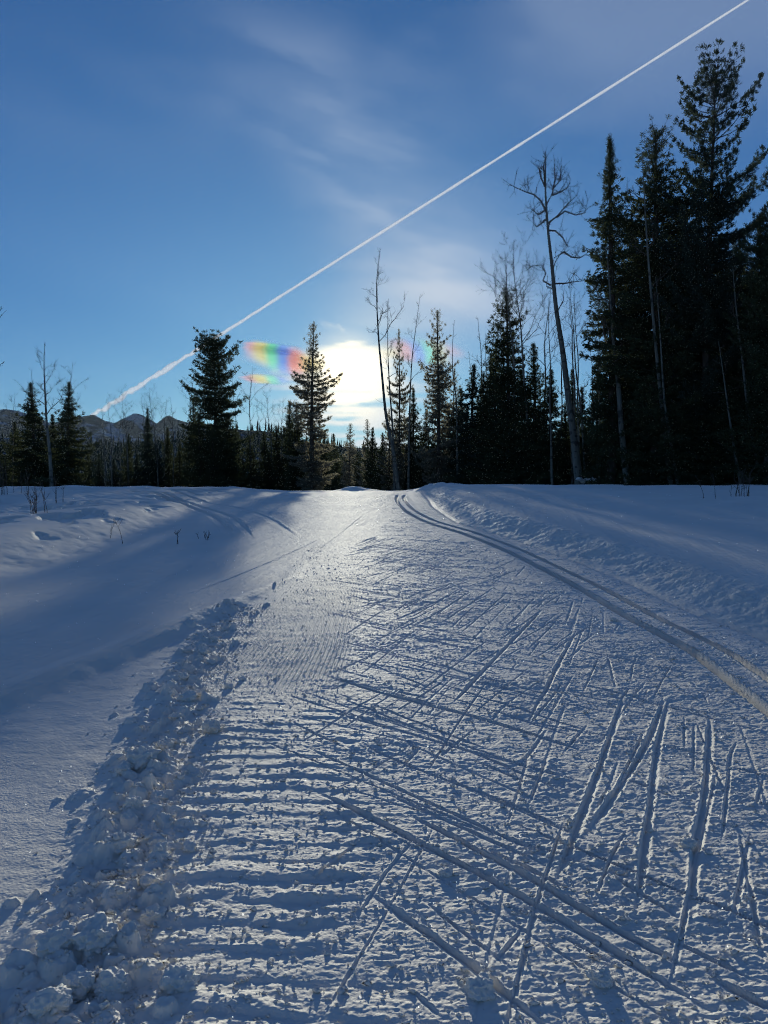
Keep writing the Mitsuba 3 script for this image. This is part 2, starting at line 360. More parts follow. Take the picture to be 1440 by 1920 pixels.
A_MARKS = [c4([(-220, -40), (0, 30), (430, 145), (820, 270)]), c4([(850, 325), (1140, 440)]), c4([(-150, 50), (0, 105), (380, 265), (770, 430)]), c4([(-60, 215), (0, 250), (560, 470), (760, 565)]),
           c4([(100, 470), (500, 680), (980, 960), (1220, 1085)]), c4([(-250, 385), (0, 505), (640, 845), (1000, 1065), (1300, 1250)]), c4([(0, 385), (690, 700)]),
           c4([(-60, 740), (10, 790), (300, 1000), (600, 1245), (700, 1330)]), c4([(140, 760), (420, 985), (560, 1090)]), c4([(650, 905), (900, 1045)]), c4([(810, 672), (1160, 890)]),
           c4([(120, 1110), (260, 1240)]), c4([(1215, 1075), (1480, 1220)]), c4([(330, 270), (640, 400)]), c4([(-330, 130), (-80, 255)]), c4([(1000, 900), (1440, 1120)]),
           c2([(-30, 425), (290, 483)]), c2([(-30, 548), (390, 642), (470, 662)]), c2([(-60, 340), (110, 362)]), c2([(0, 682), (300, 802)]), c2([(-30, 620), (350, 715)]), c2([(120, 520), (330, 560)])]
B_MARKS = [c4([(922, 35), (860, 220), (790, 420), (722, 600), (655, 800)]), c4([(1065, 45), (1000, 225), (860, 445), (770, 580)]), c4([(1088, 50), (1040, 240), (1020, 400), (990, 640), (958, 905)]),
           c4([(1228, 115), (1208, 450), (1182, 600), (1168, 930)]), c4([(992, 178), (930, 305), (870, 430)]), c4([(702, 75), (668, 185)]), c4([(640, 265), (560, 475)]),
           c4([(940, 520), (850, 690), (808, 825)]), c4([(1312, 220), (1272, 600)]), c4([(1432, 330), (1390, 480)]), c4([(1382, 535), (1308, 905)]), c4([(1335, 520), (1432, 1060)]),
           c4([(372, -5), (288, 78)]), c4([(632, 15), (560, 160)]), c4([(560, 880), (440, 1035)]), c4([(382, 160), (218, 292)]), c4([(1135, 110), (1138, 260)]), c4([(1172, 130), (1170, 350)]),
           c2([(762, 575), (700, 690), (628, 845)]), c2([(645, 495), (480, 665), (318, 840)]), c2([(392, 430), (180, 562)]), c2([(522, 430), (338, 592)]), c2([(622, 448), (498, 572)]),
           c2([(378, 418), (95, 545)]), c2([(480, 410), (260, 560)]), c2([(330, 400), (120, 500)]), c2([(700, 530), (590, 640)]), c2([(870, 660), (905, 790)]), c2([(840, 670), (780, 800)])]
WIDE_A, WIDE_B = {0, 4, 5, 7, 12}, {0, 1, 2, 3, 18, 19}
for i, m in enumerate(A_MARKS):
    carve(smooth_poly(gpoly(m), 14) if len(m) > 2 else gpoly(m), 0.019 if i in WIDE_A else 0.010, 0.014 if i in WIDE_A else 0.007, 0.45, 1.0, 20 + i, 0.25)
for i, m in enumerate(B_MARKS):
    carve(smooth_poly(gpoly(m), 14) if len(m) > 2 else gpoly(m), 0.020 if i in WIDE_B else 0.010, 0.017 if i in WIDE_B else 0.009, 0.40, -1.0, 60 + i, 0.25)
for k in range(520):
    cx_, cy_ = rng.uniform(-0.45, 2.5), rng.uniform(2.0, 15) ** 1.0
    tx_ = x_of(TRACK, cy_) - 0.25
    if cx_ > tx_ or cx_ < -0.2 - 0.02 * cy_:
        continue
    a = rng.uniform(36, 58) if rng.random() < 0.5 else -rng.uniform(14, 34)
    L = rng.uniform(0.3, 1.9)
    a = math.radians(a)
    ux, uy = math.sin(a), -math.cos(a)
    bend = rng.normal(0, 0.008)
    p = [(cx_ - ux * L / 2, cy_ - uy * L / 2), (cx_ + bend, cy_), (cx_ + ux * L / 2, cy_ + uy * L / 2)]
    if p[0][0] > tx_ or p[2][0] > tx_:
        continue
    carve(p, rng.uniform(0.004, 0.010) * (1 + 0.05 * cy_), rng.uniform(0.003, 0.008) * (1 + 0.03 * cy_), 0.5, -1.0 if a < 0 else 1.0, 200 + k, 0.12)
# tracks curving off to the left, and ones along the side trail
for o, d_ in ((0, 0.038), (0.42, 0.034), (1.3, 0.016)):
    carve(offset(smooth_poly(gpoly([(430, 1012), (418, 988), (396, 968), (350, 951), (300, 941), (235, 931)]), 24), o), 0.13, d_, 0.8, -1.0, 400 + int(o * 10), 1.0)
for pts in ([(320, 1128), (470, 1070), (620, 1000)], [(560, 1060), (640, 1000), (690, 960)]):
    carve(smooth_poly(gpoly(pts), 20), 0.030, 0.007, 0.4, 1.0, 430, 0.8)
Z[near] += z
# little heaps on the crest of the trail
for px, d, h, r in ((665, 37.5, 0.16, 0.55), (648, 37.6, 0.09, 0.5), (690, 38.0, 0.10, 0.7), (812, 33, 0.20, 1.0)):
    cx_ = (px - 720) / F * d
    q = np.exp(-(((X - cx_) / r) ** 2 + ((Y - d) / (r * 1.5)) ** 2))
    Z += h * q * (0.7 + 0.6 * vn(X * 5, Y * 5, 99))


def height(px_, py_):
    """Height of the finished snow at a world point."""
    i = int(np.clip(np.searchsorted(ys, py_), 1, NR - 1))
    f = (py_ - ys[i - 1]) / (ys[i] - ys[i - 1])
    r = [np.interp(px_, X[k], Z[k]) for k in (i - 1, i)]
    return r[0] * (1 - f) + r[1] * f


V = np.stack([X, Y, Z], -1).reshape(-1, 3)
idx = np.arange(NR * NC).reshape(NR, NC)
a, b, c, d = idx[:-1, :-1].ravel(), idx[:-1, 1:].ravel(), idx[1:, 1:].ravel(), idx[1:, :-1].ravel()
du = np.stack([np.gradient(Q, axis=1) for Q in (X, Y, Z)], -1)
dv = np.stack([np.gradient(Q, axis=0) for Q in (X, Y, Z)], -1)
NORM = np.cross(du, dv).reshape(-1, 3)
NORM /= np.linalg.norm(NORM, axis=1, keepdims=True)
zone = np.zeros((NR, NC), np.int8)                      # 0 field
zn = zone[near]
zn[(on_side > 0.5) & (y < 39)] = 2
zn[(on_main > 0.5) & (y < 39)] = 1
zn[(inb > 0.35)] = 3
zn[(np.abs(x - xt) < 0.24) & (y < 36) & (x < xr)] = 4
zn[(dr_ > 0.0) & (dr_ < 0.85) & (y < 30)] = 5
zf = zone[:-1, :-1].ravel()


def sheet(name, code, label, cat):
    k = zf == code
    f = np.vstack([np.stack([a, b, c], 1)[k], np.stack([a, c, d], 1)[k]])
    used, inv = np.unique(f, return_inverse=True)
    path = meshkit.write_ply((V[used], inv.reshape(-1, 3)), normals=NORM[used])
    scene[name] = {'type': 'ply', 'filename': path, 'face_normals': False, 'bsdf': {'type': 'ref', 'id': 'snow'}}
    labels[name] = {'label': label, 'category': cat, 'kind': 'structure'}


sheet('snow_field', 0, 'deep untracked powder snow beside the trails and under the trees', 'snow field')
sheet('ski_trail', 1, 'groomed snow trail with corduroy and crossed skate ski marks', 'trail')
sheet('side_trail', 2, 'smooth shaded snow trail joining from the left', 'trail')
sheet('snow_berm', 3, 'lumpy berm of thrown snow along the left edge of the trail', 'snow bank')
sheet('ski_track', 4, 'pair of pressed classic ski grooves curving along the right of the trail', 'track')
sheet('snow_bank', 5, 'rough low bank of snow at the right edge of the trail', 'snow bank')

# ------------------------------------------------------------------ helpers for things
count = {}


def key_of(name, parent=None):
    full = f'{parent}__{name}' if parent else name
    n = count.get(full, 0)
    count[full] = n + 1
    return full if n == 0 else f'{full}_{n:03d}'


def tag(key, label, cat, group=None, kind=None):
    labels[key] = {'label': label, 'category': cat}
    if group:
        labels[key]['group'] = group
    if kind:
        labels[key]['kind'] = kind


def tube(p, r, sides=5):
    p = np.asarray(p, float)
    r = np.broadcast_to(r, (len(p),))
    t = np.gradient(p, axis=0)
    t /= np.linalg.norm(t, axis=1, keepdims=True) + 1e-12
    ref = np.where(np.abs(t[:, 2:]) < 0.9, [0, 0, 1.0], [1.0, 0, 0])
    u = np.cross(t, ref)
    u /= np.linalg.norm(u, axis=1, keepdims=True) + 1e-12
    v = np.cross(t, u)
    an = np.arange(sides) * 2 * np.pi / sides
    vv = p[:, None] + r[:, None, None] * (np.cos(an)[None, :, None] * u[:, None] + np.sin(an)[None, :, None] * v[:, None])
    i, j = np.meshgrid(np.arange(len(p) - 1), np.arange(sides), indexing='ij')
    q = np.stack([i * sides + j, (i + 1) * sides + j, (i + 1) * sides + (j + 1) % sides, i * sides + (j + 1) % sides], -1).reshape(-1, 4)
    f = np.vstack([q[:, [0, 2, 1]], q[:, [0, 3, 2]]])
    return vv.reshape(-1, 3), f


class Pile:
    def __init__(self):
        self.v, self.f, self.n = [], [], 0

    def add(self, vf_):
        self.v.append(vf_[0])
        self.f.append(vf_[1] + self.n)
        self.n += len(vf_[0])

    def mesh(self):
        return np.vstack(self.v), np.vstack(self.f)


def unit(v):
    return v / (np.linalg.norm(v, axis=-1, keepdims=True) + 1e-12)


def conifer(seed, H, prof, spacing=0.30, per=4, droop=0.25, upturn=0.35, tuft=0.22, gap=0.25, tuftw=0.32, dens=1.0, r0=None, bend=0.2, open_z=1.0, start=0.02, top_up=1.0, top_tuft=0.5):
    """A conifer H metres tall: (trunk and limbs), (needle sprays). prof: (height fraction, crown radius in metres)."""
    g = np.random.default_rng(seed)
    wood = Pile()
    n = 16
    hz = np.linspace(0, H, n)
    ph = g.uniform(0, 6.28, 2)
    bx, by = bend * np.sin(hz / H * 3.0 + ph[0]) * hz / H, bend * np.sin(hz / H * 2.6 + ph[1]) * hz / H
    bx, by = bx - bx[0], by - by[0]
    r0 = r0 or 0.014 * H + 0.03
    wood.add(tube(np.stack([bx, by, hz], 1), r0 * (1 - hz / H) ** 0.85 + 0.012, 7))
    pts, dirs, size = [], [], []
    zz = H * start
    pf, pr_ = np.array([q[0] for q in prof]), np.array([q[1] for q in prof])
    lobes = g.uniform(0, 6.28, 4)
    while zz < H * 0.985:
        fz = zz / H
        R = np.interp(fz, pf, pr_)
        k = per if fz < 0.9 else max(3, per - 1)
        az0 = g.uniform(0, 6.28)
        for m in range(k):
            if g.random() < gap * (1.0 if fz < 0.95 else 0.3):
                continue
            az = az0 + m * 2 * np.pi / k + g.normal(0, 0.35)
            clump = 0.80 + 0.28 * math.sin(az * 2 + lobes[0] + fz * 9) + 0.16 * math.sin(az * 3 + lobes[1] - fz * 17)
            L = max(0.12, R * clump * (g.uniform(0.50, 1.22) if fz < 0.6 else g.uniform(0.40, 1.35) if fz < 0.88 else g.uniform(0.65, 1.15)))
            up0 = np.interp(fz, [0, 0.5, 0.85, 1.0], [-droop, -0.35 * droop, 0.25, top_up]) + g.normal(0, 0.10)
            ns = max(3, int(L / 0.22))
            s = np.linspace(0, 1, ns)
            rad = L * s
            zb = L * (up0 * s - droop * 0.9 * s ** 2 * (1 if fz < 0.85 else 0.3) + upturn * s ** 3)
            cx_, cy_ = np.interp(zz, hz, bx), np.interp(zz, hz, by)
            az_s = az + 0.25 * g.normal() * s
            P = np.stack([cx_ + rad * np.cos(az_s), cy_ + rad * np.sin(az_s), zz + zb], 1)
            if L > 0.45:
                wood.add(tube(P[:: max(1, ns // 5)] if ns > 5 else P, np.linspace(0.016 + 0.012 * L, 0.006, len(P[:: max(1, ns // 5)] if ns > 5 else P)), 3))
            D = unit(np.gradient(P, axis=0))
            bare = 0.12 if fz < open_z else 0.55
            for q in range(ns):
                if s[q] < bare and L > 0.6:
                    continue
                nt = 2.2 * dens * (1.2 + 2.8 * min(1.0, L / 1.6) * (0.35 + 0.65 * math.sin(math.pi * min(1, 0.15 + s[q] * 0.85))))
                nt = int(nt) + (g.random() < nt - int(nt))
                wside = tuftw * min(L, 2.2) * (0.25 + 0.75 * math.sin(math.pi * (0.1 + 0.8 * s[q])))
                side_ = np.array([-D[q, 1], D[q, 0], 0])
                for _ in range(nt):
                    o = g.uniform(-1, 1)
                    pts.append(P[q] + side_ * o * wside + np.array([0, 0, g.normal(0, 0.05) - 0.10 * abs(o) * wside]))
                    dd = D[q] * 0.8 + side_ * o * 0.9 + g.normal(0, 0.28, 3) + np.array([0, 0, 0.10 - droop * 0.6])
                    dirs.append(dd)
                    size.append(tuft * g.uniform(0.65, 1.25) * np.interp(fz, [0.75, 0.97], [1.0, top_tuft]))
        zz += spacing * g.uniform(0.7, 1.3) * (0.75 if fz > 0.85 else 1.0)
    top = np.array([bx[-1], by[-1], H])
    for q in range(16):
        pts.append(top - np.array([0, 0, g.uniform(0.0, 0.05 * H)]))
        dirs.append(np.array([*g.normal(0, 0.5, 2), 1.0]))
        size.append(tuft * top_tuft)
    pts, dirs, size = np.array(pts), unit(np.array(dirs)), np.array(size)
    # each spray: three narrow blades fanned round its twig
    K = 6
    P = np.repeat(pts, K, 0)
    D = unit(np.repeat(dirs, K, 0) + g.normal(0, 0.50, (len(pts) * K, 3)))
    P = P + g.normal(0, 0.055, P.shape)
    S = np.repeat(size, K)[:, None]
    W = unit(np.cross(D, g.normal(0, 1, D.shape)))
    v = np.stack([P - D * S * 0.25 , P + D * S * 0.30 + W * S * 0.15, P + D * S, P + D * S * 0.30 - W * S * 0.15], 1).reshape(-1, 3)
    i4 = np.arange(len(P))[:, None] * 4
    f = np.vstack([i4 + [0, 1, 2], i4 + [0, 2, 3]])
    return wood.mesh(), (v, f)


def aspen(seed, H, lean=(0, 0), r0=None, crown_from=0.55, nb=14, spread=0.20, sub=5, twigs=4, wig=0.12, path=None, asc=1.1):
    """A leafless aspen: (trunk), (limbs and twigs)."""
    g = np.random.default_rng(seed)
    n = 26
    s = np.linspace(0, 1, n)
    r0 = r0 or 0.006 * H + 0.025
    if path is None:
        ph = g.uniform(0, 6.28, 4)
        w = wig * (np.sin(s * 7 + ph[0]) - math.sin(ph[0]) + 0.5 * np.sin(s * 17 + ph[1]) - 0.5 * math.sin(ph[1]))
        w2 = wig * (np.sin(s * 6 + ph[2]) - math.sin(ph[2]))
        P = np.stack([lean[0] * s ** 1.2 + w * s ** 0.5, lean[1] * s + w2 * s ** 0.5, H * s], 1)
    else:
        q = np.asarray(path, float)
        from scipy.interpolate import PchipInterpolator
        zq = H * s
        P = np.stack([PchipInterpolator(q[:, 1], q[:, 0])(zq), 0.1 * np.sin(s * 5), zq], 1)
    R = r0 * (1 - 0.93 * s ** 0.9) + 0.004
    trunk = Pile()
    trunk.add(tube(P, R, 8))
    crown = Pile()

    def limb(p0, d0, L, r, depth):
        m = 5 if depth < 2 else 4
        t = np.linspace(0, 1, m)
        k = g.normal(0, 0.30, 3)
        k2 = g.normal(0, 0.16, (m, 3)) * t[:, None] * (1 - 0.5 * t[:, None])
        pts = p0 + L * (d0 * t[:, None] + (k * np.array([1, 1, 0.5]) + np.array([0, 0, 0.22])) * (t[:, None] ** 2) * 0.6 + k2 * 0.8)
        crown.add(tube(pts, np.linspace(r, max(0.0045, r * 0.35), m), 4 if depth == 0 else 3))
        if depth < 2:
            kids = sub if depth == 0 else twigs
            for _ in range(kids):
                tt = g.uniform(0.25, 0.97)
                b = np.array([np.interp(tt, t, pts[:, q]) for q in range(3)])
                dd = unit(pts[min(m - 1, int(tt * (m - 1)) + 1)] - pts[int(tt * (m - 1)) if tt < 0.99 else m - 2])
                dd = unit(dd + g.normal(0, 0.55, 3) + np.array([0, 0, 0.25]))
                limb(b, dd, L * g.uniform(0.25, 0.55), max(0.006, r * 0.5), depth + 1)
    for q in range(nb):
        fz = crown_from + (1 - crown_from) * (q + g.uniform(0, 1)) / nb * 0.97
        b = np.array([np.interp(fz, s, P[:, k]) for k in range(3)])
        az = q * 2.4 + g.normal(0, 0.5)
        L = H * spread * (1.15 - 0.85 * ((fz - crown_from) / (1 - crown_from)) ** 1.3) * g.uniform(0.5, 1.1)
        d0 = unit(np.array([math.cos(az), math.sin(az), asc * g.uniform(0.4, 1.3)]))
        limb(b, d0, L, min(0.05, 0.45 * np.interp(fz, s, R) + 0.004), 0 if L > 0.8 else 1)
    # snags left on the lower trunk
    for q in range(7):
        fz = g.uniform(0.15, crown_from)
        b = np.array([np.interp(fz, s, P[:, k]) for k in range(3)])
        az = g.uniform(0, 6.28)
        d0 = np.array([math.cos(az), math.sin(az), g.uniform(-0.3, 0.4)])
        crown.add(tube(np.stack([b, b + d0 * g.uniform(0.15, 0.9) * 0.6, b + d0 * g.uniform(0.6, 1.0) + [0, 0, g.uniform(-0.1, 0.2)]]), [0.014, 0.009, 0.005], 3))
    return trunk.mesh(), crown.mesh()


GROUPS = {}


def group_of(name, parts):
    """A shape group whose entries are the parts (name, mesh, material)."""
    scene[name] = {'type': 'shapegroup', **{n: mikit.ply(m, b, smooth=sm) for n, m, b, sm in parts}}
    GROUPS[name] = True


def conifer_group(name, seed, H, prof, mat_='needles', **kw):
    w, f = conifer(seed, H, prof, **kw)
    group_of(name, [('trunk', w, 'bark_dark', True), ('crown', f, mat_, False)])
    SIZE[name] = float(np.max(f[0][:, 2]) - 0.1)


def aspen_group(name, seed, H, **kw):
    t, cr = aspen(seed, H, **kw)
    group_of(name, [('trunk', t, 'bark_aspen', True), ('crown', cr, 'twig', False)])
    SIZE[name] = H


SIZE = {}


def stand(kind_key, group, px, py_top, depth, label, cat, grp=None, rot=None, wide=1.0, base_px=None):
    """One tree: its tip seen at (px, py_top), standing 'depth' metres away."""
    X0 = float(at(px if base_px is None else base_px, py_top, depth)[0])
    zb = float(height(X0, depth)) - 0.12
    ztop = float(at(px, py_top, depth)[2])
    s = (ztop - zb) / SIZE[group]
    k = key_of(kind_key)
    r = np.degrees(rng.uniform(0, 6.28)) if rot is None else rot
    scene[k] = {'type': 'instance', 'to_world': T().translate([X0, depth, zb]).rotate([0, 0, 1], r).scale([s * wide, s * wide, s]), 'shapegroup': {'type': 'ref', 'id': group}}
    tag(k, label, cat, grp)
    INFO[k] = (px, py_top, depth)
    return k


INFO = {}
# crown outlines (height fraction, radius)
FIR_FAT = [(0, 2.3), (0.10, 3.2), (0.25, 3.2), (0.42, 2.9), (0.5, 1.9), (0.58, 2.8), (0.70, 2.5), (0.78, 1.7), (0.85, 2.6), (0.92, 2.1), (0.97, 1.9), (1, 0.9)]
PINE_TALL = [(0, 2.6), (0.12, 3.6), (0.35, 4.0), (0.55, 3.6), (0.66, 3.7), (0.74, 3.2), (0.80, 2.3), (0.84, 2.7), (0.90, 2.8), (0.95, 2.5), (1, 1.7)]
FIR_DENSE = [(0, 2.6), (0.2, 3.0), (0.45, 2.7), (0.6, 2.1), (0.75, 1.9), (0.86, 1.3), (0.95, 0.9), (1, 0.35)]
SPRUCE = [(0, 1.6), (0.08, 1.7), (0.3, 1.6), (0.55, 1.5), (0.72, 1.3), (0.82, 0.85), (0.92, 0.34), (1, 0.03)]
AIRY = [(0, 1.5), (0.1, 2.0), (0.3, 2.5), (0.45, 2.3), (0.60, 2.2), (0.72, 1.5), (0.85, 1.0), (0.95, 0.5), (1, 0.12)]
YOUNG = [(0, 2.9), (0.1, 3.0), (0.4, 2.1), (0.7, 1.1), (0.9, 0.36), (1, 0.04)]
BUSHY = [(0, 2.4), (0.15, 2.6), (0.4, 2.0), (0.6, 1.6), (0.8, 1.1), (0.93, 0.7), (1, 0.3)]
conifer_group('model_fat', 11, 15, FIR_FAT, top_tuft=0.9, top_up=0.5, per=5, gap=0.12, dens=1.0, tuftw=0.34, droop=0.18, upturn=0.35)
conifer_group('model_tall', 12, 25, PINE_TALL, 'needles_blue', per=5, gap=0.25, spacing=0.32, dens=1.25, top_up=0.35, top_tuft=0.85, droop=0.05, upturn=0.45, tuft=0.21, open_z=0.83, bend=0.35)
conifer_group('model_dense', 13, 21, FIR_DENSE, per=5, gap=0.18, spacing=0.30, droop=0.12, upturn=0.4)
conifer_group('model_spruce', 14, 20, SPRUCE, per=5, gap=0.10, spacing=0.30, droop=0.42, upturn=0.5, tuft=0.20)
conifer_group('model_airy', 15, 17, AIRY, 'needles_sunwashed', per=4, gap=0.24, dens=0.95, spacing=0.34, droop=0.18, upturn=0.40, tuft=0.22)
conifer_group('model_airy_b', 25, 16, AIRY, 'needles_sunwashed', per=4, gap=0.24, spacing=0.36, droop=0.12, upturn=0.40, tuft=0.22)
conifer_group('model_young', 16, 11, YOUNG, per=5, gap=0.08, spacing=0.24, droop=0.35, upturn=0.5, tuft=0.19)
conifer_group('model_young_b', 17, 11, YOUNG, 'needles_blue', per=5, gap=0.15, spacing=0.26, droop=0.45, upturn=0.55, tuft=0.22)
conifer_group('model_bushy', 18, 15, BUSHY, per=5, gap=0.15, spacing=0.28, droop=0.2, upturn=0.4)
for q, (H, kw) in enumerate([(13, dict(lean=(-0.9, 0.2))), (12, dict(lean=(0.4, 0), nb=9, spread=0.16)), (14, dict(lean=(-1.2, 0), nb=18, crown_from=0.6)), (11, dict(lean=(-0.2, 0.1), nb=8, spread=0.12, crown_from=0.45)),
                             (16, dict(lean=(-1.6, 0), crown_from=0.7, nb=10, spread=0.14)), (15, dict(lean=(-0.6, 0), crown_from=0.75, nb=6, spread=0.10, twigs=2))]):
    aspen_group(f'model_aspen_{q}', 40 + q, H, **kw)

# ------------------------------------------------------------------ the trees
CON, ASP = 'conifer', 'aspen'
st = stand
st('fir_tree', 'model_fat', 401, 620, 58, 'broad full crowned fir standing alone left of the sun, the contrail behind its top', 'fir tree', rot=35)
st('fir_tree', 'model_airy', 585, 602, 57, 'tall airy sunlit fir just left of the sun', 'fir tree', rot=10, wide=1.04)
st('fir_tree', 'model_bushy', 556, 750, 60, 'shorter fir tucked against the left side of the airy fir by the sun', 'fir tree')
st('pine_tree', 'model_tall', 1334, 98, 37, 'tallest pine with open round top at the right of the forest', 'pine tree', rot=150, wide=0.84)
st('fir_tree', 'model_dense', 1238, 222, 38.5, 'dense dark fir with blunt top just left of the tallest pine', 'fir tree', rot=70, wide=1.25)
st('spruce_tree', 'model_spruce', 1153, 250, 40, 'tall pointed spruce at the left end of the high forest wall', 'spruce tree', rot=200, wide=1.0)
st('fir_tree', 'model_dense', 1450, 305, 33, 'dark fir filling the right edge of the picture', 'fir tree', rot=260, wide=0.9)
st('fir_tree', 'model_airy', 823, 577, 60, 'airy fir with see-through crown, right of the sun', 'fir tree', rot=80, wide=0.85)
st('fir_tree', 'model_bushy', 955, 530, 54, 'bushy dark fir with rounded top standing between bare aspens', 'fir tree', rot=40, wide=1.0)
st('spruce_tree', 'model_young', 62, 716, 50, 'pointed dark spruce at the far left, the left one of a pair', 'spruce tree', wide=1.25)
st('spruce_tree', 'model_young', 125, 714, 48, 'pointed dark spruce at the far left, the right one of a pair', 'spruce tree', wide=1.2, rot=90)
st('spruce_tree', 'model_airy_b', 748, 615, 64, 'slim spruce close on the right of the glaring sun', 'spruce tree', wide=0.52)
st('spruce_tree', 'model_young_b', 886, 682, 58, 'small pointed spruce between the airy fir and the bushy fir', 'spruce tree', wide=1.0)
st('spruce_tree', 'model_young_b', 275, 765, 60, 'slender spruce among bare aspens in front of the mountains', 'spruce tree', wide=0.7)
st('spruce_tree', 'model_young', 1120, 668, 50, 'thin layered spruce beside the foot of the tall leaning aspen', 'spruce tree', wide=0.75)
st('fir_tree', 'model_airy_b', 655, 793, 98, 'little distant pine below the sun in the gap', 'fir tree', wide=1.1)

BACK = ('dark conifer crowded among others in the shaded forest wall on the right', 'conifer', 'conifers packed in the right forest wall')
for px, py, dp, gname, wd in [(1192, 400, 42, 'model_dense', 1.0), (1285, 360, 41, 'model_dense', 1.0), (1390, 420, 40, 'model_dense', 1.0), (1215, 520, 40.5, 'model_bushy', 1.1), (1310, 520, 39.5, 'model_bushy', 1.2),
                             (1255, 480, 44, 'model_dense', 1.1), (1350, 430, 43, 'model_dense', 1.1), (1425, 410, 38, 'model_bushy', 1.2), (1188, 560, 43, 'model_spruce', 1.2), (1178, 640, 45, 'model_bushy', 0.9), (1205, 610, 46, 'model_bushy', 1.2),
                             (1265, 600, 37.5, 'model_young', 1.3), (1330, 640, 37, 'model_young', 1.4), (1390, 600, 36, 'model_young', 1.4), (1440, 560, 35, 'model_young', 1.5), (1235, 690, 40, 'model_young', 1.3), (1300, 560, 47, 'model_bushy', 1.2),
                             (1375, 520, 47, 'model_bushy', 1.3), (1440, 480, 45, 'model_bushy', 1.3), (1180, 700, 41, 'model_young', 1.2), (1480, 380, 36, 'model_dense', 1.1), (1540, 330, 36, 'model_dense', 1.1), (1600, 420, 34, 'model_bushy', 1.2),
                             (1420, 690, 36.5, 'model_young_b', 1.5), (1360, 700, 38, 'model_young_b', 1.5), (1290, 720, 39, 'model_young_b', 1.5), (1470, 640, 36, 'model_young_b', 1.5), (1225, 760, 41.5, 'model_young_b', 1.5), (1330, 760, 44, 'model_bushy', 1.5),
                             (1410, 760, 44, 'model_bushy', 1.5), (1250, 770, 45, 'model_bushy', 1.5)]:
    st('conifer', gname, px, py, dp, *BACK, wide=wd)
MID = ('dark conifer in the crowded tree line right of the sun', 'conifer', 'conifers along the tree line right of the sun')
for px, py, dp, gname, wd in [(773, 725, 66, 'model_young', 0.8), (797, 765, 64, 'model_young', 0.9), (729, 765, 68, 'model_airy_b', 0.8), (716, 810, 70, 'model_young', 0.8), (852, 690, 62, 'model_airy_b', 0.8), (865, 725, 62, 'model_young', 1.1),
                             (838, 755, 63, 'model_young', 1.1), (905, 690, 57, 'model_bushy', 0.8), (918, 660, 58, 'model_young', 1.0), (910, 740, 58, 'model_young', 1.1), (1000, 640, 52, 'model_young', 1.0), (1030, 690, 51, 'model_young', 1.1), (930, 640, 56, 'model_bushy', 0.8), (975, 690, 53, 'model_young', 1.2),
                             (945, 740, 55, 'model_young_b', 1.3), (1060, 760, 50, 'model_young', 1.1), (1090, 725, 52, 'model_young_b', 0.9), (1010, 770, 52, 'model_young_b', 1.3), (890, 790, 59, 'model_young_b', 1.3), (815, 800, 64, 'model_bushy', 1.2),
                             (770, 795, 66, 'model_bushy', 1.2), (745, 800, 67, 'model_bushy', 1.0), (850, 810, 60, 'model_bushy', 1.2), (1045, 810, 49, 'model_bushy', 1.4), (1100, 800, 47, 'model_bushy', 1.4), (1135, 780, 44, 'model_bushy', 1.4), (985, 810, 53, 'model_bushy', 1.4),
                             (930, 810, 56, 'model_bushy', 1.3), (700, 800, 74, 'model_young', 1.0), (1075, 690, 56, 'model_young', 0.7)]:
    st('conifer', gname, px, py, dp, *MID, wide=wd)
LOW = ('low dark conifer in the tree line left of the sun', 'conifer', 'low conifers along the tree line left of the sun')
for px, py, dp, gname, wd in [(362, 745, 60, 'model_bushy', 1.0), (375, 770, 56, 'model_bushy', 1.3), (425, 770, 57, 'model_bushy', 1.3), (400, 800, 55, 'model_bushy', 1.5), (440, 800, 64, 'model_bushy', 1.0), (470, 815, 66, 'model_young', 1.2), (497, 808, 68, 'model_young', 1.2),
                             (520, 795, 70, 'model_bushy', 1.1), (540, 750, 72, 'model_young', 1.0), (610, 815, 75, 'model_bushy', 1.1), (585, 800, 70, 'model_bushy', 1.2), (560, 790, 68, 'model_bushy', 1.2), (630, 845, 84, 'model_bushy', 1.2), (690, 785, 88, 'model_airy_b', 0.9),
                             (672, 845, 90, 'model_bushy', 1.2), (625, 812, 105, 'model_young', 1.0), (645, 850, 100, 'model_bushy', 1.4), (700, 845, 85, 'model_bushy', 1.4), (240, 812, 62, 'model_young', 0.9), (315, 800, 63, 'model_young', 0.9), (295, 840, 61, 'model_young_b', 1.2),
                             (255, 850, 60, 'model_young_b', 1.2), (335, 830, 62, 'model_young', 1.2), (185, 850, 58, 'model_young_b', 1.1), (215, 860, 60, 'model_young_b', 1.2), (165, 845, 54, 'model_young', 1.1), (96, 775, 52, 'model_young', 1.3), (30, 790, 54, 'model_young', 1.2),
                             (-15, 800, 52, 'model_young', 1.3), (-60, 760, 52, 'model_young', 1.3), (50, 850, 50, 'model_young_b', 1.5), (110, 850, 50, 'model_young_b', 1.5), (10, 860, 50, 'model_young_b', 1.5), (505, 850, 66, 'model_bushy', 1.5), (455, 850, 64, 'model_bushy', 1.5),
                             (545, 850, 66, 'model_bushy', 1.5), (600, 855, 70, 'model_bushy', 1.5)]:
    st('conifer', gname, px, py, dp, *LOW, wide=wd)

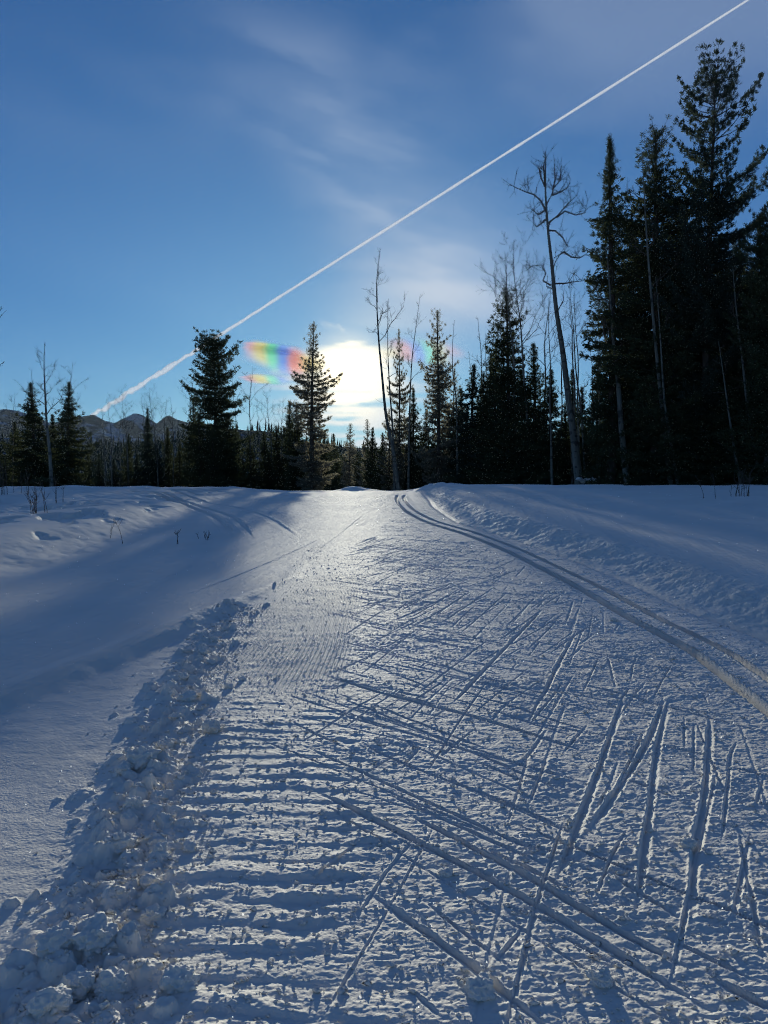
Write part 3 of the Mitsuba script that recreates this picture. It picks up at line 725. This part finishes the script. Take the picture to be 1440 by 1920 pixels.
# bare aspens; the tall leaning one is built on its own
def lone_aspen(pixels, depth, seed, label, **kw):
    """An aspen whose trunk passes the given places (top first); each limb its own part."""
    (bx, by) = pixels[-1]
    X0 = (bx - CX) / F * depth
    zb = float(height(X0, depth)) - 0.1
    pts = [(float(q[0] - X0), float(q[2] - zb)) for q in (at(px, py, depth) for px, py in pixels)]
    pts[-1] = (pts[-1][0], 0.0)
    pts = sorted(pts, key=lambda q: q[1])
    H = pts[-1][1]
    t, cr = aspen(seed, H, path=pts, **kw)
    k = key_of('aspen_tree')
    m = T().translate([X0, depth, zb])
    scene[k + '__trunk'] = mikit.ply(t, 'bark_aspen', smooth=True, to_world=m)
    scene[k + '__crown'] = mikit.ply(cr, 'twig', to_world=m)
    tag(k, label, 'aspen tree')
    return k, X0, zb


hero, HX, HZ = lone_aspen([(1022, 285), (1022, 350), (1026, 420), (1035, 500), (1042, 570), (1056, 660), (1066, 740), (1078, 830), (1086, 905)], 44, 301,
                          'tallest bare aspen leaning left against the blue sky in front of the forest', r0=0.26, crown_from=0.50, nb=7, spread=0.05, sub=3)
# its main limbs, as they show against the sky
LIMBS = [[(1024, 395), (1012, 378), (1000, 368), (985, 362), (968, 352), (955, 345)], [(1024, 385), (1036, 362), (1040, 335), (1038, 310)], [(1036, 366), (1052, 358), (1064, 350), (1072, 338)], [(1026, 420), (1045, 405), (1062, 386), (1080, 370)],
         [(1028, 432), (1042, 432), (1056, 444), (1064, 462), (1058, 472), (1036, 487)], [(1056, 472), (1072, 482), (1090, 480), (1100, 474), (1128, 476)], [(1033, 535), (1018, 526), (1024, 512), (1014, 498), (996, 502), (982, 512)],
         [(1036, 532), (1060, 530), (1075, 528), (1095, 526)], [(1024, 392), (1010, 402), (1004, 396), (1000, 388)], [(1022, 350), (1014, 330), (1010, 312)], [(1022, 345), (1018, 315), (1022, 298)], [(1026, 410), (1006, 426), (998, 420)],
         [(1044, 408), (1058, 398), (1076, 408), (1092, 406), (1096, 390)], [(1038, 352), (1050, 340), (1052, 320)]]
g_ = np.random.default_rng(5)
for li, pts in enumerate(LIMBS):
    yy_ = np.cumsum(g_.normal(0, 0.15, len(pts)))
    yy_ -= yy_[0]
    W = np.array([at(px, py, 44) - [HX, 44 - yo, HZ] for (px, py), yo in zip(pts, yy_)])
    pile = Pile()
    pile.add(tube(W, np.linspace(0.055, 0.018, len(W)), 5))
    for _ in range(11):
        tt = g_.uniform(0.25, 1.0) * (len(W) - 1)
        b_ = np.array([np.interp(tt, np.arange(len(W)), W[:, q]) for q in range(3)])
        d_ = unit(g_.normal(0, 0.6, 3) + np.array([0, 0, 0.7]))
        L_ = g_.uniform(0.3, 1.1)
        e_ = b_ + d_ * L_ * 0.5 + g_.normal(0, 0.06, 3)
        pile.add(tube(np.stack([b_, e_, b_ + d_ * L_ + g_.normal(0, 0.12, 3)]), [0.016, 0.012, 0.008], 3))
        for _ in range(2):
            d2 = unit(d_ + g_.normal(0, 0.6, 3))
            pile.add(tube(np.stack([e_, e_ + d2 * 0.2, e_ + d2 * g_.uniform(0.3, 0.6) + [0, 0, 0.05]]), [0.010, 0.009, 0.007], 3))
    scene[key_of('branch', hero)] = mikit.ply(pile.mesh(), 'twig', to_world=T().translate([HX, 44, HZ]))
lone_aspen([(712, 478), (706, 540), (709, 620), (716, 700), (724, 780), (738, 850), (748, 910)], 60, 302, 'bare aspen leaning left right beside the glare of the sun', r0=0.17, crown_from=0.62, nb=11, spread=0.12)
lone_aspen([(728, 560), (727, 640), (730, 720), (736, 800), (740, 905)], 62, 303, 'thin straight bare aspen directly right of the leaning aspen by the sun', r0=0.11, crown_from=0.6, nb=8, spread=0.09)
lone_aspen([(788, 552), (779, 620), (772, 680), (768, 780), (766, 905)], 62, 304, 'thin bare aspen tilting right between the slim spruce and the airy fir', r0=0.10, crown_from=0.55, nb=9, spread=0.11)
lone_aspen([(1138, 480), (1142, 540), (1150, 640), (1160, 720), (1166, 800), (1178, 906)], 39, 305, 'pale aspen trunk leaning before the dark left end of the forest wall', r0=0.20, crown_from=0.55, nb=8, spread=0.14)
lone_aspen([(1203, 290), (1210, 420), (1222, 560), (1236, 700), (1246, 800), (1258, 908)], 37, 306, 'pale aspen trunk in front of the dense dark fir', r0=0.13, crown_from=0.6, nb=7, spread=0.10)
lone_aspen([(1228, 520), (1238, 640), (1248, 760), (1262, 850), (1272, 908)], 36.5, 307, 'thin pale aspen stem close right of the trunk before the dense fir', r0=0.085, crown_from=0.7, nb=6, spread=0.10)
lone_aspen([(1372, 500), (1380, 590), (1392, 670), (1404, 760), (1416, 830), (1428, 908)], 33.5, 308, 'pale leaning aspen stem near the right edge of the forest', r0=0.10, crown_from=0.7, nb=6, spread=0.10)
lone_aspen([(1345, 640), (1358, 720), (1372, 800), (1390, 908)], 34, 309, 'short pale broken aspen stem leaning below the tallest pine', r0=0.075, crown_from=0.75, nb=4, spread=0.08)
lone_aspen([(85, 645), (84, 700), (86, 780), (92, 850), (97, 912)], 46, 310, 'bare aspen rising between the pair of dark spruces at far left', r0=0.13, crown_from=0.5, nb=12, spread=0.17)
lone_aspen([(-26, 420), (-40, 560), (-44, 700), (-42, 915)], 30, 311, 'bare aspen at the left edge with twigs reaching into the picture', r0=0.16, crown_from=0.35, nb=16, spread=0.12)
lone_aspen([(852, 600), (848, 680), (856, 760), (858, 905)], 58, 312, 'dead aspen pole standing just right of the airy fir', r0=0.09, crown_from=0.6, nb=5, spread=0.06)
ASPENS = ('slender bare aspen in the tree line right of the bushy fir and around it', 'aspen tree', 'bare aspens on the right')
for px, py, dp, q in [(958, 470, 53, 0), (982, 455, 52, 2), (1002, 540, 52, 1), (1024, 560, 48, 5), (1062, 556, 49, 3), (1076, 545, 48, 5), (1088, 520, 47, 4), (1118, 545, 45, 5), (1040, 600, 50, 3), (1110, 600, 48, 3), (890, 595, 58, 3), (905, 625, 57, 5), (872, 660, 60, 3), (925, 580, 56, 1), (1068, 620, 52, 5), (1130, 610, 46, 5), (1098, 640, 50, 3), (1016, 640, 51, 5)]:
    st('aspen_tree', f'model_aspen_{q}', px, py, dp, *ASPENS, base_px=px + 14, rot=rng.uniform(-30, 30), wide=0.9)
ASPENL = ('slender bare aspen in the tree line left of the sun', 'aspen tree', 'bare aspens left of the sun')
for px, py, dp, q in [(123, 678, 50, 1), (205, 745, 58, 5), (193, 765, 57, 5), (235, 728, 60, 0), (292, 728, 60, 2), (300, 748, 61, 1), (266, 745, 60, 3), (320, 745, 61, 3), (462, 690, 66, 1), (507, 735, 68, 0), (482, 760, 67, 3), (520, 745, 70, 1), (352, 700, 61, 1), (58, 690, 50, 3), (440, 700, 64, 5), (15, 735, 50, 1), (220, 770, 62, 1)]:
    st('aspen_tree', f'model_aspen_{q}', px, py, dp, *ASPENL, base_px=px + 4, rot=rng.uniform(-40, 40), wide=0.9)

# ------------------------------------------------------------------ far land
def terrain(name, x0, x1, yfar, depth, prof, res, label, cat, bsdf, seed, rough):
    nx, ny = res
    gx = np.linspace(x0, x1, nx)
    gy = np.linspace(0, 1, ny)
    GX, GY = np.meshgrid(gx, gy, indexing='ij')
    ridge = np.interp(GX, [(p[0] - CX) / F * yfar for p in prof], [(HORIZON - p[1]) / F * yfar for p in prof])
    fall = np.where(GY < 0.72, (GY / 0.72) ** 1.25, 1 - 0.9 * ((GY - 0.72) / 0.28))
    rel = fb(GX / rough, GY * depth / rough, 5, seed)
    rr = 1 - np.abs(2 * fb(GX / rough * 0.9 + 4, GY * depth / rough * 0.5, 4, seed + 9) - 1)
    Zt = -4 + (ridge + 4) * fall + rough * 0.42 * (rr - 0.62) * np.sin(np.pi * np.clip(GY, 0, 1)) ** 0.7 * (0.4 + 0.6 * np.abs(GY - 0.72)) + rough * 0.10 * (rel - 0.5) * fall
    Yt = yfar + (GY - 0.72) * depth
    v = np.stack([GX, Yt, Zt], -1).reshape(-1, 3)
    i = np.arange(nx * ny).reshape(nx, ny)
    f = np.stack([i[:-1, :-1].ravel(), i[1:, :-1].ravel(), i[1:, 1:].ravel(), i[:-1, 1:].ravel()], 1)
    scene[name] = mikit.ply((v, f), bsdf, smooth=True)
    tag(name, label, cat, kind='structure')
    return GX, Yt, Zt


terrain('mountains', -1500, 900, 1800, 1000, [(-400, 745), (-150, 770), (-60, 780), (10, 763), (35, 768), (100, 800), (150, 785), (178, 778), (200, 790), (225, 795), (255, 775), (268, 780), (300, 800), (318, 783), (335, 792), (380, 800), (450, 815), (560, 840), (800, 850), (1300, 860)],
        (420, 120), 'snow streaked rocky mountain range low on the left horizon', 'mountains', 'mountain', 3, 140)
hx, hy, hz_ = terrain('forest_hill', -420, 420, 620, 420, [(-300, 800), (-100, 815), (100, 835), (300, 838), (380, 815), (430, 800), (520, 815), (600, 832), (700, 850), (900, 845), (1500, 840)],
                      (160, 60), 'dark wooded hill behind the tree line', 'hill', 'forest_floor', 8, 60)
gf = np.random.default_rng(77)
forest = Pile()
for _ in range(3200):
    i, j = gf.integers(0, hx.shape[0]), gf.integers(2, 50)
    p = np.array([hx[i, j] + gf.normal(0, 2.5), hy[i, j] + gf.normal(0, 3), hz_[i, j]])
    h_, r_ = gf.uniform(6, 12), gf.uniform(1.0, 1.9)
    ph = gf.uniform(0, 6.28)
    v, f = [], []
    for lv in range(3):
        zb, zt, rr = h_ * (0.08 + 0.26 * lv), h_ * (0.55 + 0.225 * lv), r_ * (1 - 0.30 * lv)
        o = len(v)
        for k in range(6):
            an = ph + lv + k * math.pi / 3
            rk = rr * gf.uniform(0.55, 1.15)
            v.append((p[0] + rk * math.cos(an), p[1] + rk * math.sin(an), p[2] + zb + gf.uniform(-0.3, 0.3)))
        v.append((p[0], p[1], p[2] + zt))
        f += [(o + k, o + (k + 1) % 6, o + 6) for k in range(6)]
    forest.add((np.array(v), np.array(f)))
scene['far_forest'] = mikit.ply(forest.mesh(), 'needles_blue')
tag('far_forest', 'far dark forest covering the hill behind the tree line', 'forest', kind='stuff')

# ------------------------------------------------------------------ snow lying loose
def clod_mesh(seed, r, flat=0.75, sub=4, rough=0.30):
    m = trimesh.creation.icosphere(subdivisions=sub)
    v = np.array(m.vertices)
    g = np.random.default_rng(seed)
    o = g.uniform(0, 50, 3)
    k = 1 + rough * 2 * (meshkit.fbm(v * 1.3 + o, 3, seed) - 0.5) + rough * 1.1 * (np.abs(2 * meshkit.fbm(v * 2.7 + o, 3, seed + 3) - 1) - 0.3) + 0.10 * (meshkit.fbm(v * 6 + o, 3, seed + 5) - 0.5)
    v = v * k[:, None] * np.array([1.15, 1.0, flat]) * r
    return v, np.array(m.faces)


CLODS = [(266, 1428, 0.075, 'jagged snow clod casting the long pointed shadow on the powder'), (232, 1442, 0.045, None), (352, 1312, 0.070, None), (398, 1372, 0.060, None), (330, 1345, 0.05, None), (312, 1400, 0.05, None), (372, 1302, 0.045, None),
         (296, 1500, 0.040, None), (250, 1520, 0.045, None), (355, 1590, 0.032, 'small snow lump with a thin straight shadow beside the cleat marks'), (225, 1585, 0.06, None), (175, 1770, 0.075, 'large rounded snow lump low on the berm in the lower left'),
         (110, 1780, 0.06, None), (210, 1850, 0.060, None), (335, 1848, 0.055, 'shaded snow lump at the lower end of the cleat marks'), (150, 1850, 0.05, None), (90, 1900, 0.055, None), (285, 1720, 0.04, None), (280, 1660, 0.035, None),
         (360, 1255, 0.055, None), (395, 1240, 0.045, None), (350, 1215, 0.045, None), (420, 1180, 0.04, None), (400, 1200, 0.05, None), (380, 1225, 0.045, None), (345, 1275, 0.05, None), (430, 1160, 0.035, None), (260, 1490, 0.03, None),
         (515, 1100, 0.028, 'lone crumb of snow lying on the corduroy where the trails meet'), (900, 1860, 0.045, 'round snow lump beside a ski groove at the bottom of the picture'), (1125, 1840, 0.042, 'pale snow lump between two grooves near the bottom right'), (838, 1640, 0.028, 'small upright snow lump on the lip of a long groove'),
         (1290, 1585, 0.035, None), (1150, 1165, 0.04, 'snow chunk sitting on the classic ski grooves'), (170, 1450, 0.018, None), (330, 1450, 0.03, None), (300, 1600, 0.03, None), (430, 1290, 0.035, None), (455, 1275, 0.03, None)]
for i, (px, py, r, lab) in enumerate(CLODS):
    p = ground(px, py)
    zc_ = float(height(*p))
    k = key_of('snow_clod')
    r *= 0.80 if i else 0.95
    scene[k] = mikit.ply(clod_mesh(500 + i, r, 0.8 if i else 0.95, 4 if r > 0.03 else 3, 0.42), 'snow', smooth=True, to_world=T().translate([float(p[0]), float(p[1]), zc_ + 0.22 * r]).rotate([0, 0, 1], float(rng.uniform(0, 360))))
    if lab:
        tag(k, lab, 'snow clod')
    else:
        where_ = 'the far end' if py < 1270 else 'the middle' if py < 1560 else 'the near end'
        tag(k, f"{'big' if r >= 0.055 else 'small' if r < 0.04 else 'middling'} snow clod in {where_} of the berm" if px < 420 else 'small rough snow clod on the trail close right of the berm' if px < 500 else 'small rough snow clod beside a straight ski groove on the right', 'snow clod', 'snow clods along the berm')
        INFO[k] = (px, py, r)

gc = np.random.default_rng(91)
OCT = np.array([[1, 0, 0], [-1, 0, 0], [0, 1, 0], [0, -1, 0], [0, 0, 1], [0, 0, -1]], float)
OF = np.array([[0, 2, 4], [2, 1, 4], [1, 3, 4], [3, 0, 4], [2, 0, 5], [1, 2, 5], [3, 1, 5], [0, 3, 5]])


def crumbs(n, where, r0, r1):
    P, R = [], []
    while len(P) < n:
        yy_ = 1.3 * (14 / 1.3) ** gc.random()
        xx_ = where(yy_)
        if xx_ is None:
            continue
        P.append((xx_, yy_, float(height(xx_, yy_))))
        R.append(gc.uniform(r0, r1) * (1 if gc.random() < 0.85 else 1.9))
    P, R = np.array(P), np.array(R)
    v = OCT[None] * gc.uniform(0.5, 1.3, (n, 6, 1)) + gc.normal(0, 0.2, (n, 6, 3))
    v = v * R[:, None, None] * np.array([1.2, 1, 0.85]) + (P + np.stack([0 * R, 0 * R, R * 0.35], 1))[:, None]
    f = OF[None] + (np.arange(n) * 6)[:, None, None]
    return v.reshape(-1, 3), f.reshape(-1, 3)


pile = Pile()
pile.add(crumbs(3000, lambda q: float(x_of(BERM, q) + gc.normal(0.09, 0.13)) if q < 8 else None, 0.003, 0.009))
pile.add(crumbs(14000, lambda q: float(gc.uniform(x_of(BERM, min(q, 8)) + 0.2, x_of(BANK_R, q))), 0.002, 0.007))
scene['snow_crumbs'] = mikit.ply(pile.mesh(), 'snow', smooth=True)
tag('snow_crumbs', 'small crumbs of broken snow strewn over the trail and the berm', 'snow crumbs', kind='stuff')
mat('frost', {'type': 'principledthin', 'base_color': {'type': 'rgb', 'value': [0.95, 0.96, 1.0]}, 'roughness': 0.3, 'diff_trans': 1.4, 'spec_trans': 0.2})
P = []
for _ in range(1200):
    yy_ = 1.6 * (30 / 1.6) ** gc.random()
    xx_ = gc.uniform(-0.62, 0.62) * (yy_ + 0.3)
    P.append((xx_, yy_, float(height(xx_, yy_))))
P = np.array(P)
S = (0.0016 + 0.00038 * P[:, 1]) * gc.uniform(0.5, 1.3, len(P))
az = gc.uniform(0, math.pi, len(P))
U = np.stack([np.cos(az), 0.5 * np.sin(az), 0 * az], 1)
Wv = np.stack([gc.normal(0, 0.3, len(P)), gc.normal(0, 0.3, len(P)), np.ones(len(P))], 1)
C0 = P + np.array([0, 0, 0.004])
v = np.stack([C0 - U * S[:, None], C0 + U * S[:, None], C0 + U * S[:, None] * 0.4 + Wv * 2 * S[:, None], C0 - U * S[:, None] * 0.5 + Wv * 1.8 * S[:, None]], 1).reshape(-1, 3)
i4 = np.arange(len(P))[:, None] * 4
scene['frost_flakes'] = mikit.ply((v, np.vstack([i4 + [0, 1, 2], i4 + [0, 2, 3]])), 'frost')
tag('frost_flakes', 'tiny glinting frost flakes on the snow', 'frost', kind='stuff')

# ------------------------------------------------------------------ twigs standing in the snow
def shrub(name, px, py, h, n, seed, label, spread=0.35, r=0.006):
    g = np.random.default_rng(seed)
    p = ground(px, py)
    zz_ = float(height(*p)) - 0.05
    k = key_of(name)
    for q in range(n):
        az_ = g.uniform(0, 6.28)
        b_ = np.array([p[0] + g.normal(0, 0.12) * (n > 1), p[1] + g.normal(0, 0.12) * (n > 1), zz_])
        L = h * g.uniform(0.55, 1.05)
        lean = spread * g.uniform(0.2, 1.0) * L
        t = np.linspace(0, 1, 6)
        W_ = b_ + np.stack([lean * np.cos(az_) * t ** 1.6, lean * np.sin(az_) * t ** 1.6, L * t], 1) + g.normal(0, 0.012, (6, 3)) * t[:, None]
        pl = Pile()
        pl.add(tube(W_, np.linspace(r, r * 0.4, 6), 5))
        for _ in range(3 if h > 0.3 else 1):
            tt = g.uniform(0.35, 0.9)
            c_ = np.array([np.interp(tt, t, W_[:, m]) for m in range(3)])
            d_ = unit(np.array([g.normal(), g.normal() * 0.5, 1.1]))
            pl.add(tube(np.stack([c_, c_ + d_ * L * 0.15, c_ + d_ * L * g.uniform(0.2, 0.35) + [0, 0, 0.02]]), [r * 0.6, r * 0.5, r * 0.3], 4))
        scene[key_of('stem', k)] = mikit.ply(pl.mesh(), 'twig', smooth=True)
    tag(k, label, 'shrub')


shrub('bare_shrub', 75, 992, 0.75, 9, 1, 'tuft of bare stems in the sunlit powder at left', 0.3, 0.008)
shrub('bare_twig', 333, 1020, 0.52, 1, 2, 'single dark forked twig upright beside the side trail', 0.12, 0.011)
shrub('bare_twig', 234, 1017, 0.55, 2, 3, 'thin bent twig leaning right in the powder left of the forked twig', 0.9, 0.006)
shrub('bare_shrub', 385, 1010, 0.20, 7, 4, 'low brown tuft poking from the snow right of the forked twig', 0.6, 0.007)
shrub('bare_shrub', 6, 952, 1.1, 6, 5, 'reed like stems at the left edge of the picture', 0.2, 0.009)
shrub('bare_shrub', 48, 945, 0.9, 5, 6, 'thin stems in the snow just in from the left edge', 0.2, 0.008)
shrub('bare_shrub', 107, 965, 0.8, 3, 12, 'few thin stems behind the sunlit tuft at left', 0.2, 0.008)
shrub('bare_shrub', 1392, 944, 0.85, 8, 7, 'clump of bare stems in the powder below the right forest', 0.5, 0.011)
shrub('bare_twig', 1326, 952, 0.75, 2, 8, 'thin curved twig left of the stem clump on the right', 0.5, 0.009)
shrub('bare_twig', 1372, 946, 0.7, 2, 9, 'straight twig touching the left side of the stem clump', 0.2, 0.008)
shrub('bare_twig', 575, 1075, 0.10, 2, 10, 'tiny dark twig where the two trails meet', 0.3, 0.006)

# snow laden bushes under the edge of the right forest
def snow_bush(px, d, w, seed, label):
    g = np.random.default_rng(seed)
    X0 = (px - CX) / F * d
    zz_ = float(height(X0, d)) - 0.1
    k = key_of('snowy_bush')
    stems, caps = Pile(), []
    for q in range(14):
        b_ = np.array([X0 + g.normal(0, w * 0.25), d + g.normal(0, w * 0.25), zz_])
        d_ = unit(np.array([g.normal(0, 0.5), g.normal(0, 0.5), 1.2]))
        L = g.uniform(0.4, 1.0) * w
        e_ = b_ + d_ * L + [0, 0, -0.1 * L]
        stems.add(tube(np.stack([b_, b_ + d_ * L * 0.6, e_]), [0.02, 0.015, 0.008], 4))
        caps.append((e_, g.uniform(0.10, 0.26) * w))
    scene[key_of('stems', k)] = mikit.ply(stems.mesh(), 'twig', smooth=True)
    for i, (e_, r) in enumerate(caps):
        scene[key_of('snow_cap', k)] = mikit.ply(clod_mesh(seed * 31 + i, r, 0.6, 2, 0.3), 'snow', smooth=True, to_world=T().translate(e_.tolist()))
    tag(k, label, 'bush')


snow_bush(1112, 43.5, 0.9, 3, 'snow laden bush at the foot of the forest left of the pale leaning trunk')
snow_bush(1152, 43.0, 1.1, 4, 'snow laden bush touching the foot of the pale leaning trunk')
snow_bush(1400, 37.5, 0.7, 7, 'small snow capped bush near the right end of the forest foot')

# ------------------------------------------------------------------ the contrail
mat('vapour', {'type': 'blendbsdf', 'weight': pr(lambda p, n, uv: 0.40 + 0.28 * mikit.fbm(p.x * 0.006, p.y * 0.006, p.z * 0.006, 3)), 'a': {'type': 'null'},
               'b': {'type': 'principledthin', 'base_color': {'type': 'rgb', 'value': [0.97, 0.98, 1.0]}, 'roughness': 0.9, 'eta': 1.05, 'diff_trans': 1.8}})
ALT = 3600.0
ends = []
for px, py in ((1440, -24), (166, 784)):
    d_ = ray(px, py)
    ends.append(EYE + d_ * (ALT / d_[2]))
A0, A1 = ends
q = np.linspace(0, 1, 700) ** 2.2
line = A0 + (A1 - A0) * q[:, None]
dist = np.linalg.norm(line, axis=1)
wpx = np.interp(q, [0, 0.05, 0.15, 0.3, 0.5, 0.8, 1], [3.6, 4.4, 4.9, 5.4, 7.2, 6.6, 4.5]) * (0.85 + 0.3 * n3(q * 160, 0 * q, 0, 4)) * (1 + 0.9 * sstep(0.25, 0.6, q) * (n3(q * 40, 0 * q, 2, 7) - 0.4))
side_ = unit(np.cross(A1 - A0, [0, 0, 1.0]))
wave = (n3(q * 75, 0 * q, 1, 5) - 0.5) * 3.4 + (n3(q * 20, 0 * q, 1, 6) - 0.5) * 5.0
line = line + np.array([0, 0, 1.0]) * (wave * dist / F * sstep(0.1, 0.6, q))[:, None]
scene['contrail'] = mikit.ply(tube(line, wpx / 2 * dist / F, 10), 'vapour', smooth=True)
tag('contrail', 'long thin white contrail slanting across the blue sky', 'contrail')

# ------------------------------------------------------------------ iridescent clouds beside the sun
CD = 3000.0
SX, SZ = float(SUN[0] / SUN[1] * CD), float(EYE[2] + SUN[2] / SUN[1] * CD)


def pearl_col(p, n, uv):
    r = mikit.fbm(p.x * 0.006, p.z * 0.02, 3.0, 3)
    d = (mi.Float(dr.sqrt((p.x - SX) * (p.x - SX) + 1.6 * (p.z - SZ) * (p.z - SZ))) - 150) / 290 + 0.16 * (r - 0.5)
    c = mikit.mix((1.0, 0.78, 0.30), (1.0, 0.36, 0.30), mikit.smoothstep(0.05, 0.26, d))
    c = mikit.mix(c, (0.25, 0.42, 1.0), mikit.smoothstep(0.28, 0.42, d))
    c = mikit.mix(c, (0.30, 0.95, 0.62), mikit.smoothstep(0.46, 0.58, d))
    c = mikit.mix(c, (1.0, 0.88, 0.40), mikit.smoothstep(0.60, 0.72, d))
    return mikit.mix(c, (1.0, 0.52, 0.55), mikit.smoothstep(0.76, 0.92, d))


def pearl_cover(p, n, uv):
    edge = mikit.smoothstep(0.0, 0.55, 1 - uv.x)
    return edge * (0.05 + 0.62 * mikit.smoothstep(0.10, 0.80, mikit.fbm(p.x * 0.005 + p.z * 0.006, p.z * 0.018 + p.x * 0.004, 1.0, 4)))


mat('pearl', {'type': 'blendbsdf', 'weight': pr(pearl_cover), 'a': {'type': 'null'}, 'b': {'type': 'principledthin', 'base_color': pr(pearl_col), 'roughness': 0.9, 'eta': 1.05, 'diff_trans': 1.1}})


def lens_cloud(px, py, rx, rz, tilt, label):
    """A thin lens of cloud seen edge on: upper and lower skin meeting in a soft rim. uv.x runs from its middle to its rim."""
    nr, na = 14, 48
    r, a_ = np.meshgrid(np.linspace(0, 1, nr), np.arange(na) * 2 * np.pi / na, indexing='ij')
    wob_ = 1 + 0.35 * (n3(np.cos(a_) * 1.7 + px, np.sin(a_) * 1.7, 0, 8) - 0.5)
    ux, uz = r * np.cos(a_) * rx * wob_, r * np.sin(a_) * rz * wob_
    c, s_ = math.cos(tilt), math.sin(tilt)
    vs, fs = [], []
    for sgn in (-1, 1):
        th = sgn * 45 * np.sqrt(np.clip(1 - r ** 2, 0, 1)) * (0.7 + 0.6 * n3(ux * 0.01, uz * 0.02, sgn, 9))
        vs.append(np.stack([(px - CX) / F * CD + ux * c - uz * s_, CD + th, EYE[2] + (HORIZON - py) / F * CD + ux * s_ + uz * c], -1).reshape(-1, 3))
        i = np.arange(nr * na).reshape(nr, na) + (0 if sgn < 0 else nr * na)
        q = np.stack([i[:-1], i[1:], np.roll(i, -1, 1)[1:], np.roll(i, -1, 1)[:-1]], -1).reshape(-1, 4)
        fs.append(q if sgn < 0 else q[:, ::-1])
    uv = np.concatenate([np.stack([r.ravel(), a_.ravel()], 1)] * 2)
    k = key_of('iridescent_cloud')
    scene[k] = mikit.ply((np.vstack(vs), np.vstack(fs)), 'pearl', smooth=True, uv=uv)
    tag(k, label, 'cloud')


lens_cloud(532, 676, 205, 68, -0.30, 'rainbow coloured streak of thin cloud left of the sun')
lens_cloud(500, 712, 110, 22, -0.05, 'faint pink wisp of cloud below the rainbow streak left of the sun')
lens_cloud(512, 656, 140, 24, -0.10, 'thin orange and pink streak of cloud along the top of the rainbow streak')
lens_cloud(790, 662, 190, 60, -0.08, 'rainbow tinted thin cloud behind the trees right of the sun')

# ------------------------------------------------------------------ labels that single out the trees of the crowd
MARKS = [(62, 'the far left spruce'), (125, 'the second spruce from the left'), (275, 'the slender spruce'), (398, 'the broad lone fir'), (582, 'the airy sunlit fir'), (655, 'the gap below the sun'),
         (715, 'the aspen by the sun'), (748, 'the slim spruce'), (823, 'the see-through fir'), (886, 'the small pointed spruce'), (955, 'the bushy rounded fir'), (1055, 'the tallest bare aspen'),
         (1153, 'the tall pointed spruce'), (1240, 'the dense blunt fir'), (1338, 'the tallest pine'), (1440, 'the fir at the right edge')]
same = {}
for k, (px, py, dp) in INFO.items():
    L = labels[k]
    if 'group' not in L:
        continue
    if L['category'] != 'snow clod':
        mx, name = min(MARKS, key=lambda m: abs(m[0] - px))
        side_w = 'in line with' if abs(px - mx) < 10 else 'just left of' if px < mx else 'just right of'
        size_w = 'high' if py < 560 else 'mid height' if py < 740 else 'low'
        L['label'] = f"{size_w} {'slender bare aspen' if L['category'] == 'aspen tree' else 'dark conifer'} {side_w} {name}"
    same.setdefault(L['label'], []).append(k)
for lab, ks in same.items():
    ks.sort(key=lambda k: INFO[k][0])
    words = {2: ['left of two', 'right of two'], 3: ['left of three', 'middle of three', 'right of three'], 4: ['leftmost of four', 'second of four', 'third of four', 'rightmost of four'], 5: ['leftmost of five', 'second of five', 'third of five', 'fourth of five', 'rightmost of five'], 6: ['leftmost of six', 'second of six', 'third of six', 'fourth of six', 'fifth of six', 'rightmost of six'], 7: ['leftmost of seven', 'second of seven', 'third of seven', 'fourth of seven', 'fifth of seven', 'sixth of seven', 'rightmost of seven']}.get(len(ks))
    for i, k in enumerate(ks if words else ()):
        labels[k]['label'] = f'{lab}, {words[i]}'

# ------------------------------------------------------------------ air
scene['air'] = {'type': 'homogeneous', 'albedo': {'type': 'rgb', 'value': [0.70, 0.88, 1.0]}, 'sigma_t': 3e-5, 'phase': {'type': 'hg', 'g': 0.3}}
scene['haze'] = {'type': 'cube', 'to_world': T().translate([0, 1000, 110]).scale([2600, 1800, 150]), 'bsdf': {'type': 'null'}, 'interior': {'type': 'ref', 'id': 'air'}}
tag('haze', 'thin cold haze in the air toward the sun', 'haze', kind='stuff')
